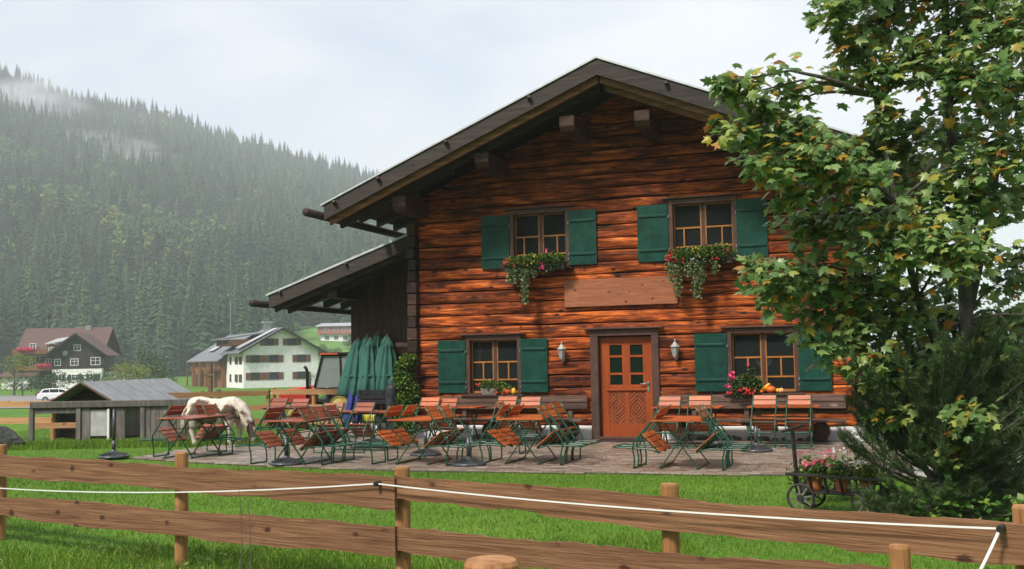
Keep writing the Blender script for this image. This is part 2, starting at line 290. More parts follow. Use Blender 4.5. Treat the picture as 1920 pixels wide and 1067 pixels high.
def sheet(name, s0, s1, t0, t1, dz, m, n=12):
    a, c = np.meshgrid(np.linspace(s0, s1, n), np.linspace(t0, t1, n)); z = terrain(a, c)+dz
    V = np.stack([CAM.x+a*RX.x+c*FX.x, CAM.y+a*RX.y+c*FX.y, z], -1).reshape(-1, 3); i = (np.arange(n-1)[:, None]*n+np.arange(n-1)[None, :]).ravel()
    return tag(np_mesh(name, V, np.stack([i, i+1, i+n+1, i+n], 1), m, smooth=True), kind='structure')
MEAD2 = paint('hill pasture', (0.10,0.21,0.03), rough=0.9, vary=0.15, nscale=0.1, bump=0)
sheet('hill_pasture', -98, -30, 345, 440, 0.9, MEAD2, 20)
ASPH = paint('farm road gravel', (0.22,0.21,0.205), rough=0.9, vary=0.12, nscale=3)
sheet('farm_road', -78, -42, 100, 150, 0.06, ASPH, 14)

# terrace of laid pavers
PAVE = island('brown grey paver', ((0.0, (0.14,0.105,0.080)), (0.3, (0.195,0.148,0.112)), (0.55, (0.245,0.195,0.152)), (0.8, (0.29,0.235,0.19)), (1.0, (0.23,0.155,0.11))), rough=0.34, spec=0.45, noise=7.0, bump=0.15)
JOINT = paint('sand joint', (0.075,0.066,0.055), rough=0.95)
TP = [(-7.62,-5.15),(-6.0,-5.62),(-4.2,-6.05),(-2.26,-6.32),(0.24,-6.24),(3.92,-5.97),(5.2,-5.85),(5.35,-0.02),(4.72,0.0),(-4.3,0.0),(-4.5,0.4),(-4.5,3.0),(-8.3,3.2)]
def inside(x, y, P):
    c = False; j = len(P)-1
    for i in range(len(P)):
        if (P[i][1] > y) != (P[j][1] > y) and x < (P[j][0]-P[i][0])*(y-P[i][1])/(P[j][1]-P[i][1])+P[i][0]: c = not c
        j = i
    return c
terr = MB(); terr.add([(x, y, -0.012) for x, y in TP]+[(x, y, -0.2) for x, y in TP], [tuple(range(len(TP)))]+[(k, (k+1) % len(TP), len(TP)+(k+1) % len(TP), len(TP)+k) for k in range(len(TP))])
terrace = tag(terr.build('terrace', JOINT), kind='structure')
PW, PH = 0.30, 0.15
cells = []
for j in range(70):
    y = -6.4+j*PH+PH/2
    for i in range(52):
        x = -8.6+i*PW+(PW/2 if j % 2 else 0)+random.uniform(-.004,.004)
        if inside(x, y, TP): cells.append((x, y))
cells.sort(key=lambda c: math.hypot(c[0]-CAM.x, c[1]-CAM.y))
def paver_geo(mb, x, y, z, dx=0, dy=0):
    a, b, e = PW/2-.004, PH/2-.004, .007
    vs = [(x-a,y-b,-.02),(x+a,y-b,-.02),(x+a,y+b,-.02),(x-a,y+b,-.02)]+[(x+p*a,y+q*b,z-.006) for p, q in ((-1,-1),(1,-1),(1,1),(-1,1))]+[(x+p*(a-e),y+q*(b-e),z+dx*p+dy*q) for p, q in ((-1,-1),(1,-1),(1,1),(-1,1))]
    mb.add(vs, [(8,9,10,11)]+[(k, (k+1) % 4, 4+(k+1) % 4, 4+k) for k in range(4)]+[(4+k, 4+(k+1) % 4, 8+(k+1) % 4, 8+k) for k in range(4)])
pm = [MB() for _ in range(4)]
for q in pm: paver_geo(q, 0, 0, 0, random.uniform(-.001,.001), random.uniform(-.001,.001))
pme = [q.mesh('paver') for q in pm]
for x, y in cells[:300]:
    link('paver', random.choice(pme), PAVE, terrace, loc=(x, y, random.uniform(-.002,.002)))
rest = MB()
for x, y in cells[300:]: paver_geo(rest, x, y, random.uniform(-.003,.002), random.uniform(-.001,.001), random.uniform(-.001,.001))
tag(rest.build('paver_field', PAVE, terrace), kind='stuff')
GRAV = island('pale gravel', ((0.0, (0.25,0.24,0.22)), (0.5, (0.42,0.40,0.37)), (1.0, (0.6,0.58,0.55))), rough=0.9)
gb = MB(); gb.add([(5.36,-0.5,-.008),(5.36,-6.6,-.008),(7.5,-7.2,-.008),(12,-6.5,-.008),(12,9,-.008),(5.3,9,-.008)], [(0,1,2,3,4,5)])
tag(gb.build('gravel_yard', paint('gravel', (0.36,0.34,0.31), rough=0.95, vary=0.3, nscale=55)), kind='structure')
n = 6000; P0 = np.stack([rng.uniform(5.4,8.6,n), rng.uniform(-6.6,0.5,n), np.full(n, 0.002)], 1); q = rng.uniform(.007,.02,(n,1))
th = rng.uniform(0,6.28,n); offs = np.stack([np.stack([np.cos(th+k*2.09), np.sin(th+k*2.09), np.full(n,-.4)], 1) for k in range(3)]+[np.stack([np.zeros(n), np.zeros(n), np.full(n,.9)], 1)], 1)
V = (P0[:, None, :]+offs*q[:, None, :]).reshape(-1, 3); b0 = np.arange(n)[:, None]*4
Fc = np.concatenate([b0+np.array([[0,1,3]]), b0+np.array([[1,2,3]]), b0+np.array([[2,0,3]])])
tag(np_mesh('gravel', V, Fc, GRAV), 'pale loose gravel spread beside the log house', 'gravel', kind='stuff')

# grass blades
def blades(name, pts, hgt, wid, lean, m, label):
    n = len(pts); th = rng.uniform(0, 2*np.pi, n); h = hgt*rng.uniform(.5,1.3,n); ln = lean*rng.uniform(.2,1.3,n)*h; ph = rng.uniform(0, 2*np.pi, n)
    ax = np.stack([np.cos(th), np.sin(th), np.zeros(n)], 1)*wid*rng.uniform(.7,1.3,n)[:, None]; bd = np.stack([np.cos(ph)*ln, np.sin(ph)*ln, np.zeros(n)], 1)
    up = np.zeros((n,3)); up[:,2] = h
    a = pts-ax; b = pts+ax; c = pts+ax*.7+up*.6+bd*.4; d = pts-ax*.7+up*.6+bd*.4; e = pts+up+bd
    V = np.stack([a,b,c,d,e], 1).reshape(-1,3); o = np.arange(n)[:, None]*5
    return tag(np_mesh(name, V, np.concatenate([o+np.array([[0,1,2]]), o+np.array([[0,2,3]]), o+np.array([[3,2,4]])]), m), label, 'grass', kind='stuff')
def scatter_st(n, s0, s1, t0, t1, ok=None, den=None):
    s = rng.uniform(s0, s1, n); t = rng.uniform(t0, t1, n); k = np.abs(s) < 0.56*t+0.8
    s, t = s[k], t[k]; x = CAM.x+s*RX.x+t*FX.x; y = CAM.y+s*RX.y+t*FX.y
    if ok is not None:
        k = ok(x, y); x, y, s, t = x[k], y[k], s[k], t[k]
    return np.stack([x, y, terrain(s, t)-.003], 1)
TPa = np.array(TP)
def off_terrace(x, y):
    fe = np.interp(x, TPa[:7,0], TPa[:7,1]); le = np.interp(y, [-5.15,3.2], [-7.62,-8.3])
    return ~((x > le) & (x < 5.35) & (y > fe) & (y < 3.2)) & ~((x > 5.36) & (y > -6.9+.2*(x-5.4))) & ~((x > -4.6) & (y > -1))
blades('lawn_grass', np.concatenate([scatter_st(150000, -9, 5, 5.5, 17, off_terrace), scatter_st(60000, -13, -2, 15, 30, off_terrace)]), .036, .0034, .7, BLADE, 'short mown green lawn between the fence and the terrace')
blades('rough_grass', scatter_st(26000, -5.5, 1.5, 4.6, 9.6), .11, .0035, .9, BLADE, 'taller unmown grass growing along the board fence')
blades('shed_grass', scatter_st(9000, -11.5, -5.0, 21.6, 23.2), .12, .006, .6, BLADE, 'long grass tufts in front of the goat shed')
def leaf_quads(P, size, m, name, parent=None, up=0.5, shape='leaf', smooth=False):      # many little leaves, two triangles each, folded
    n = len(P); nn = rng.normal(size=(n,3)); nn[:,2] = np.abs(nn[:,2])+up; nn /= np.linalg.norm(nn,axis=1)[:,None]
    t = rng.normal(size=(n,3)); t -= nn*(t*nn).sum(1)[:,None]; t /= np.linalg.norm(t,axis=1)[:,None]; b = np.cross(nn,t)
    L_ = size*rng.uniform(.6,1.3,n)[:,None]; Wd = L_*.42
    V = np.stack([P, P+t*L_*.5+b*Wd-nn*L_*.08, P+t*L_, P+t*L_*.5-b*Wd-nn*L_*.08], 1).reshape(-1,3); o = np.arange(n)[:,None]*4
    return tag(np_mesh(name, V, np.concatenate([o+np.array([[0,1,2]]), o+np.array([[0,2,3]])]), m, parent), kind='stuff')
wp = scatter_st(2600, -5.5, -1.2, 7.0, 9.2); wp = wp[(vnoise(wp[:,0], wp[:,1], .35) > .12)]; wp[:,2] += rng.uniform(.02,.13,len(wp))
tag(leaf_quads(wp, .035, LEAFG, 'clover', up=1.5), 'patches of clover and low weeds in the rough grass', 'weeds', kind='stuff')

# ------------------------------------------------------------------ the wooded hill
SPRUCE = island('spruce foliage', ((0.0, (0.014,0.040,0.020)), (0.35, (0.030,0.068,0.032)), (0.7, (0.050,0.095,0.040)), (0.9, (0.075,0.12,0.045)), (1.0, (0.02,0.05,0.025))), rough=0.8, spec=0.1, spread=0.12)
DECID = island('far leafy foliage', ((0.0, (0.045,0.105,0.028)), (0.4, (0.07,0.15,0.035)), (0.75, (0.12,0.19,0.04)), (0.90, (0.23,0.22,0.04)), (1.0, (0.06,0.13,0.03))), rough=0.8, spec=0.1, spread=0.12)
def spruce_mesh(seed, tiers=15, spokes=10):
    r = random.Random(seed); V = []; Fc = []
    for k in range(tiers):
        u = k/(tiers-1); z = 0.06+0.90*u; rad = 0.17*(1-u)**0.85+0.006; dr = 0.085*(1-u*.6)
        n = max(4, int(spokes*(1-u*.55))); off = r.uniform(0,6)
        for i in range(n):
            a = off+2*math.pi*i/n+r.uniform(-.25,.25); q = rad*r.uniform(.62,1.2); wd = q*.36
            ca, sa = math.cos(a), math.sin(a); o = len(V); zz = z+r.uniform(-.014,.014)
            V += [(0,0,zz+dr*.5), (q*.6*ca-wd*sa, q*.6*sa+wd*ca, zz-dr*.35), (q*ca, q*sa, zz-dr*.75), (q*.6*ca+wd*sa, q*.6*sa-wd*ca, zz-dr*.35)]
            Fc += [(o,o+1,o+2),(o,o+2,o+3)]
    o = len(V); V += [(.006,0,.93),(-.003,.005,.93),(-.003,-.005,.93),(0,0,1.02)]; Fc += [(o,o+1,o+3),(o+1,o+2,o+3),(o+2,o,o+3)]
    me = bpy.data.meshes.new('spruce_crown'); me.from_pydata(V, [], Fc); me.materials.append(SPRUCE); return me
def leafy_mesh(seed, n=260):
    g = np.random.default_rng(seed); c = g.normal(size=(9,3))*[.17,.17,.16]+[0,0,.6]; P = []
    for q in c:
        d = g.normal(size=(n//9,3)); d /= np.linalg.norm(d,axis=1)[:,None]; P.append(q+d*g.uniform(.12,.2)*g.uniform(.6,1.05,(len(d),1)))
    P = np.concatenate(P); s = .075; nn = g.normal(size=P.shape); nn[:,2] += .5; nn /= np.linalg.norm(nn,axis=1)[:,None]; t = np.cross(nn, g.normal(size=P.shape)); t /= np.linalg.norm(t,axis=1)[:,None]; b = np.cross(nn,t)
    V = np.stack([P-t*s, P+b*s*.8, P+t*s, P-b*s*.8],1).reshape(-1,3); o = np.arange(len(P))[:,None]*4; Fc = np.concatenate([o+np.array([[0,1,2]]),o+np.array([[0,2,3]])])
    me = bpy.data.meshes.new('leafy_crown'); me.from_pydata(V.tolist(), [], Fc.tolist()); me.materials.append(DECID); return me
TRUNKM = paint('conifer trunk', (0.07,0.05,0.035), rough=0.9)
sp_me = [spruce_mesh(i+3, 20+i*2, 13+i) for i in range(4)]; lf_me = [leafy_mesh(i+20) for i in range(3)]
tk = MB().tube([(0,0,-.03),(0,0,.4),(0,0,.8)], [.012,.009,.003], 6).mesh('trunk'); tk.materials.append(TRUNKM)
pts = []
for t0 in np.arange(342, 1420, 8.6):
    for s0 in np.arange(-0.58*t0-10, 0.06*t0+20, 8.6+(t0-340)*.0012):
        s = s0+random.uniform(-3.4,3.4); t = t0+random.uniform(-3.4,3.4)
        if -.205 < s/t < -.05 and t < 440: continue
        dn = float(vnoise(s, t, 45, 3)); lv = float(vnoise(s*1.4, t*.7, 75, 9))
        if dn > .55: continue
        mid = 1 if 500 < t < 950 else .35
        dec = random.random() < (.85 if lv > .30 else .10)*mid
        if float(np.interp(s*1300/max(t,600), _hs, _hh)) < 20 and random.random() < .6: continue
        h = random.uniform(11,18) if dec else random.uniform(15,33)*(1 if random.random() < .8 else .6)
        pts.append((s, t, h, dec))
pts.sort(key=lambda p: p[1])
def in_view(s, t): return -0.5*t < s < -0.09*t
near = [p for p in pts if not p[3] and in_view(p[0], p[1]) and p[2] > 14][:130]; nid = set(map(id, near))
far = [p for p in pts if id(p) not in nid]
for k, (s, t, h, d) in enumerate(near):
    z = float(terrain(s, t)); o = thing('spruce_tree', 'tall dark green spruce at the foot of the misty wooded hill', 'spruce tree', W(s, t, z-.3), (0,0,random.uniform(0,6.28)), 'spruces along the foot of the hill')
    o.scale = (h*random.uniform(.95,1.3),)*2+(h,)
    link('crown', sp_me[k % 4], SPRUCE, o); link('trunk', tk, TRUNKM, o)
    if k < 4: sp_src = [o.children[0]] if k == 0 else sp_src+[o.children[0]]
lf_src = []
for k, (s, t, h) in enumerate(((-86, 412, 9), (-38, 425, 11), (-91, 405, 12))):
    o = thing('leafy_tree', ('round leafy tree on the pasture edge below the red house', 'broad leafy tree where the pasture meets the wood', 'leafy tree at the dark spruce edge of the pasture')[k], 'tree', W(s, t, float(terrain(s, t))-.2)); o.scale = (h*1.1, h*1.1, h)
    c = link('crown', lf_me[k], DECID, o); lf_src.append(c); link('trunk', tk, TRUNKM, o)
fm = bpy.data.meshes.new('forest'); fm.vertices.add(len(far))
fm.vertices.foreach_set('co', np.array([tuple(W(s, t, float(z)-.3)) for (s, t, h, d), z in zip(far, terrain([p[0] for p in far], [p[1] for p in far]))], dtype=np.float32).ravel())
for nm, ty, vals in (('tscale','FLOAT_VECTOR',[c for p in far for c in ((p[2]*random.uniform(.95,1.4),)*2 if not p[3] else (p[2]*1.05,)*2)+(p[2],)]), ('trot','FLOAT_VECTOR',[c for p in far for c in (random.uniform(-.04,.04),random.uniform(-.04,.04),random.uniform(0,6.28))]), ('tidx','INT',[(4+random.randrange(3)) if p[3] else random.randrange(4) for p in far])):
    at = fm.attributes.new(nm, ty, 'POINT'); at.data.foreach_set('vector' if ty == 'FLOAT_VECTOR' else 'value', vals)
fo = link('forest', fm, SPRUCE); tag(fo, 'hazy mixed spruce forest covering the steep hillside', 'forest', kind='stuff')
ng = bpy.data.node_groups.new('forest_trees', 'GeometryNodeTree'); ng.interface.new_socket('Geometry', in_out='INPUT', socket_type='NodeSocketGeometry'); ng.interface.new_socket('Geometry', in_out='OUTPUT', socket_type='NodeSocketGeometry')
gi = ng.nodes.new('NodeGroupInput'); go = ng.nodes.new('NodeGroupOutput'); ip = ng.nodes.new('GeometryNodeInstanceOnPoints'); jn = ng.nodes.new('GeometryNodeGeometryToInstance')
jj = ng.nodes.new('GeometryNodeJoinGeometry')
for src in reversed(sp_src+lf_src):
    oi = ng.nodes.new('GeometryNodeObjectInfo'); oi.inputs['Object'].default_value = src; g2 = ng.nodes.new('GeometryNodeGeometryToInstance')
    ng.links.new(oi.outputs['Geometry'], g2.inputs[0]); ng.links.new(g2.outputs[0], jj.inputs[0])
def attr(nm, ty):
    a = ng.nodes.new('GeometryNodeInputNamedAttribute'); a.data_type = ty; a.inputs['Name'].default_value = nm; return a.outputs['Attribute']
ip.inputs['Pick Instance'].default_value = True
ng.links.new(gi.outputs[0], ip.inputs['Points']); ng.links.new(jj.outputs[0], ip.inputs['Instance']); ng.links.new(attr('tidx','INT'), ip.inputs['Instance Index'])
er = ng.nodes.new('FunctionNodeEulerToRotation'); ng.links.new(attr('trot','FLOAT_VECTOR'), er.inputs[0]); ng.links.new(er.outputs[0], ip.inputs['Rotation']); ng.links.new(attr('tscale','FLOAT_VECTOR'), ip.inputs['Scale'])
ng.links.new(ip.outputs[0], go.inputs[0]); fo.modifiers.new('trees', 'NODES').node_group = ng
# ------------------------------------------------------------------ log chalet
chalet = thing('log_chalet', 'old log chalet with weathered orange brown timber front and green shutters', 'chalet')
XL, XR, XM, ZR, SL = -4.33, 4.49, 0.1, 7.32, 0.412
OV, YB = -1.6, 11.0
def zr(x): return ZR-SL*abs(x-XM)
WINS = [(-3.22,-2.09,0.95,2.03,'l'),(2.21,3.46,0.94,2.04,'l'),(-2.20,-1.00,3.52,4.62,'u'),(1.14,2.38,3.51,4.62,'u')]
DOOR = (-0.40,0.68,0.0,2.03)
openings = [(a-.02,b+.02,c-.02,d+.03) for a,b,c,d,_ in WINS]+[(DOOR[0]-.08,DOOR[1]+.08,-1,DOOR[3]+.06)]
def log_mesh(x0, x1, zb, zt, cutL=None, cutR=None, depth=0.2):
    n = max(2, int((x1-x0)/.22)+1); h = zt-zb; prof = [(0.06,.01),(-.018,.055),(-.031,.20),(-.033,.55),(-.031,.82),(-.018,.945),(0.06,.99)]
    V = []; m = len(prof)+2; sd = random.uniform(0,100); bow = random.uniform(-.006,.006)
    for i in range(n):
        x = x0+(x1-x0)*i/(n-1)
        w1 = math.sin(x*1.1+sd)*.006+math.sin(x*4.3+sd*2)*.003; w2 = math.sin(x*.9+sd*3)*.006+math.sin(x*5.1+sd)*.003
        for k, (y, u) in enumerate(prof):
            z = zb+h*u+(w1*(1-u)+w2*u); yy = y+.010*math.sin(x*2.9+u*5+sd)+random.uniform(-.004,.004)+bow*math.sin(3.14*i/(n-1))
            xx = x
            if cutL is not None: xx = max(xx, cutL(z))
            if cutR is not None: xx = min(xx, cutR(z))
            V.append((xx, yy, z))
        for z in (zb+h*.985, zb+h*.03):
            xx = x
            if cutL is not None: xx = max(xx, cutL(z))
            if cutR is not None: xx = min(xx, cutR(z))
            V.append((xx, depth, z))
    Fc = [(i*m+k, (i+1)*m+k, (i+1)*m+(k+1) % m, i*m+(k+1) % m) for i in range(n-1) for k in range(m)]+[tuple(range(m)), tuple((n-1)*m+k for k in range(m-1,-1,-1))]
    return MB().add(V, Fc)
z = 0.27; ci = 0
while z < 7.0:
    h = random.uniform(.235,.285); zt = z+h
    zz = (z+zt)/2; roofx = (ZR-.40-z)/SL
    a, b = max(XL, XM-roofx), min(XR, XM+roofx)
    if b-a < .3: break
    gab = a > XL or b < XR or zt > zr(XL)-.42
    segs = [(a,b)]
    for (o0,o1,o2,o3) in openings:
        if zt > o2 and z < o3:
            ns = []
            for s0, s1 in segs:
                if o1 <= s0 or o0 >= s1: ns.append((s0,s1)); continue
                if o0-s0 > .05: ns.append((s0,o0))
                if s1-o1 > .05: ns.append((o1,s1))
            segs = ns
    for (o0,o1,o2,o3) in openings:      # short timbers filling above and below an opening
        if z < o3 < zt-.035: log_mesh(o0, o1, o3, zt).build('log', LOGM, chalet)
        if z+.035 < o2 < zt: log_mesh(o0, o1, z, o2).build('log', LOGM, chalet)
    ns = []
    for s0, s1 in segs:             # some courses are scarfed from two timbers
        if s1-s0 > 5 and ci % 3 == 1:
            c = random.uniform(s0+1.8, s1-1.8); ns += [(s0,c-.003),(c+.003,s1)]
        else: ns.append((s0,s1))
    for s0, s1 in ns:
        cl = (lambda q: XM-(ZR-.40-q)/SL) if gab else None; cr = (lambda q: XM+(ZR-.40-q)/SL) if gab else None
        log_mesh(s0, s1, z, zt, cl, cr).build('log', LOGM, chalet, smooth=False, loc=(0, random.uniform(-.018,.012), 0))
    if zt < 4.75:                   # crossing timber ends at the corners
        for cx_ in (XL-.115, XR+.115):
            e = MB().box((0,0,0), (.20+random.uniform(-.03,.03), .42, h*.93)); pr = random.uniform(-.03,.03)
            e.build('log_end', LOGE, chalet, bevel=.012, loc=(cx_+random.uniform(-.015,.015), .03+pr, z+h/2), rot=(0,0,random.uniform(-.03,.03)))
        e = MB().box((0,0,0), (.24, .17, h*.9))
        if ci % 2 == 0: e.build('log_end', LOGE, chalet, bevel=.012, loc=(XL-.2, .33, z+h*.55))
    z = zt; ci += 1
for q0, q1 in ((XL-.12, DOOR[0]-.171), (DOOR[1]+.151, XR+.12)): MB().b2(q0, q1, -.02, .5, -.1, .262).build('plinth', WHITEP, chalet, bevel=.01)
for x0, x1 in ((XL-.02, XL+.18), (XR-.18, XR+.02)):
    MB().b2(x0, x1, .16, YB, .0, 5.3).build('side_wall', LOGE, chalet)
MB().b2(XL, XR, YB-.2, YB, .26, 5.0).build('back_wall', LOGE, chalet)
MB().b2(XL+.2, XR-.2, .25, YB-.3, 2.55, 2.75).build('upper_floor', DARKW, chalet)
MB().b2(XL+.19, XR-.19, .21, YB-.21, 5.0, 5.12).build('attic_floor', DARKW, chalet)
# rough field stones at the foot of the plinth
STONE = paint('field stone', (0.16,0.145,0.125), rough=0.9, vary=0.25, nscale=9)
for i in range(26):
    x = random.uniform(1.0, 4.5) if i < 17 else random.uniform(-3.4, -.8); r = random.uniform(.04,.11)
    MB().ell((0,0,0), (r*1.4, r*.6, r*.7), 7, 5, Matrix.Rotation(random.uniform(-.4,.4),3,'Y')).build('stone', STONE, chalet, smooth=False, loc=(x, -.09, .02))

# roof
roof = MB()
for sg in (-1, 1):
    xe = XM+sg*5.93
    roof.add([(XM,OV,ZR),(xe,OV,zr(xe)),(xe,YB+1,zr(xe)),(XM,YB+1,ZR),(XM,OV,ZR-.035),(xe,OV,zr(xe)-.035),(xe,YB+1,zr(xe)-.035),(XM,YB+1,ZR-.035)], ((0,1,2,3),(7,6,5,4),(0,4,5,1),(1,5,6,2),(2,6,7,3)))
roofo = roof.build('roof', ROOFM, chalet)
def slope_board(sg, x0, x1, dz0, dz1, y0, y1, m, name, par=roofo, zf=zr):
    a, b = XM+sg*x0, XM+sg*x1
    q = MB().add([(a,y0,zf(a)-dz0),(b,y0,zf(b)-dz0),(b,y0,zf(b)-dz1),(a,y0,zf(a)-dz1),(a,y1,zf(a)-dz0),(b,y1,zf(b)-dz0),(b,y1,zf(b)-dz1),(a,y1,zf(a)-dz1)], ((0,1,2,3),(7,6,5,4),(0,4,5,1),(1,5,6,2),(2,6,7,3),(3,7,4,0)))
    return q.build(name, m, par)
for sg in (-1, 1):
    slope_board(sg, 0, 5.86, .037, .35, OV+.03, OV+.09, FASC, 'fascia_board')
    slope_board(sg, .02, 5.80, .30, .47, OV+.16, OV+.24, BROWNB, 'verge_board')
    slope_board(sg, .05, 5.7, .27, .55, OV+.42, OV+.54, DARKW if sg < 0 else BROWNB, 'verge_rafter')
    for k in range(9):
        y0 = OV+.1+k*.2
        if y0 > -.05: break
        slope_board(sg, .02, 5.85, .055, .085, y0+.004, y0+.196, DARKW, 'soffit_board')
    slope_board(sg, .02, 5.85, .06, .09, .01, YB+.9, DARKW, 'soffit')
    for k in range(15):             # rafter tails along the eave
        y = OV+.62+k*.86; slope_board(sg, 3.6, 5.82, .09, .26, y, y+.13, DARKW, 'rafter')
    xe = XM+sg*6.02
    MB().tube([(xe,OV-.42,zr(xe)-.17),(xe,YB+.8,zr(xe)-.22)], .085, 10).build('gutter_log', DARKW, roofo, smooth=True)
    for x in (1.35, 3.1, 4.6, 5.6):        # pegs on the fascia
        xx = XM+sg*x; MB().bar((xx,OV+.04,zr(xx)-.15), (xx-.02*sg,OV-.07,zr(xx)-.10), .07, .06).build('peg', DARKW, roofo, bevel=.008)
for x in (-4.2, -2.38, -.60, .88, 2.62, 4.4):
    zt = zr(x)-.58 if abs(x) > 2 else zr(x)-.74
    q = MB().prism([(-1.28, 0),(-1.28,-.20),(-1.20,-.31),(-.7,-.33),(-.1,-.33),(-.1,0)], -.15, .15, 'x')
    q.build('purlin', LOGE, roofo, bevel=.012, loc=(x, 0, zt+.02))

# door
x0, x1, _, z1 = DOOR
dl = MB()
for a, b, c, d in ((x0,x0+.17,.02,z1),(x1-.17,x1,.02,z1),(x0+.17,x1-.17,z1-.14,z1),(x0+.17,x1-.17,.02,.30),(x0+.17,x1-.17,.93,1.05)): dl.b2(a,b,.06,.12,c,d)
door = dl.build('door', DOORW, chalet, bevel=.006)
xm = (x0+x1)/2
MB().b2(xm-.05,xm+.05,.062,.118,1.05,z1-.14).build('mullion', DOORW, door, bevel=.004)
MB().b2(xm-.05,xm+.05,.062,.118,.30,.93).build('mullion', DOORW, door, bevel=.004)
MB().b2(x0+.12,x1-.12,.035,.062,.955,.985).build('drip_rail', DOORW, door, bevel=.004)
MB().b2(x0+.13,x1-.13,.04,.062,z1-.10,z1-.07).build('drip_rail', DOORW, door, bevel=.004)
for a, b in ((x0+.17,xm-.05),(xm+.05,x1-.17)):
    for c, d in ((1.05,1.29),(1.29,1.64),(1.64,z1-.14)):
        MB().b2(a+.03,b-.03,.088,.096,c+.02,d-.02).build('pane', DGLASS, door)
        fr = MB(); fr.b2(a,a+.032,.066,.11,c,d); fr.b2(b-.032,b,.066,.11,c,d); fr.b2(a+.032,b-.032,.068,.108,c,c+.022); fr.b2(a+.032,b-.032,.068,.108,d-.022,d); fr.build('pane_frame', DOORW, door)
for a, b in ((x0+.17,xm-.05),(xm+.05,x1-.17)):       # diamond panels from mitred slats
    cx_, cz, hw, hh = (a+b)/2, .615, (b-a)/2, .315
    MB().b2(a,b,.10,.115,.30,.93).build('panel_back', DOORP, door)
    def clip(poly):
        for ax, lim, sg in ((0,-hw,1),(0,hw,-1),(1,-hh,1),(1,hh,-1)):
            out = []
            for i in range(len(poly)):
                p, q = poly[i], poly[(i+1) % len(poly)]; dp = (p[ax]-lim)*sg; dq = (q[ax]-lim)*sg
                if dp >= 0: out.append(p)
                if (dp > 0) != (dq > 0) and abs(dp-dq) > 1e-9:
                    u = dp/(dp-dq); out.append((p[0]+(q[0]-p[0])*u, p[1]+(q[1]-p[1])*u))
            poly = out
            if len(poly) < 3: return []
        return poly
    for sx in (-1,1):
        for sz in (-1,1):
            for k in range(7):
                r0, r1 = .014+k*.077, .014+k*.077+.062
                pl = clip([(sx*.001,sz*r0),(sx*r0,sz*.001),(sx*r1,sz*.001),(sx*.001,sz*r1)])
                if pl: MB().prism([(cx_+p, cz+q) for p, q in pl], (.066,.074)[k % 2], .10).build('panel_slat', DOORP, door, bevel=.003)
MB().tube([(x1-.10,.02,1.09),(x1-.10,.055,1.09)],.012,8).tube([(x1-.08,.02,1.09),(x1-.26,.018,1.088)],.011,8).build('handle', GALV, door, smooth=True)
MB().b2(x1-.125,x1-.075,.045,.06,.93,1.13).build('lock_plate', GALV, door, bevel=.004)
df = MB(); df.b2(x0-.17,x0-.005,-.07,.14,0,z1+.02); df.b2(x1+.005,x1+.15,-.07,.14,0,z1+.02); df.b2(x0-.17,x1+.15,-.072,.14,z1+.02,z1+.15)
df.build('door_frame', FRAMEW, chalet, bevel=.008)
MB().b2(x0-.28,x1+.26,-.15,.0,z1+.153,z1+.185).build('door_cap', FRAMEW, chalet, bevel=.006)
MB().b2(x0-.16,x1+.14,-.11,.13,.0,.045).build('threshold', FRAMEW, chalet, bevel=.006)

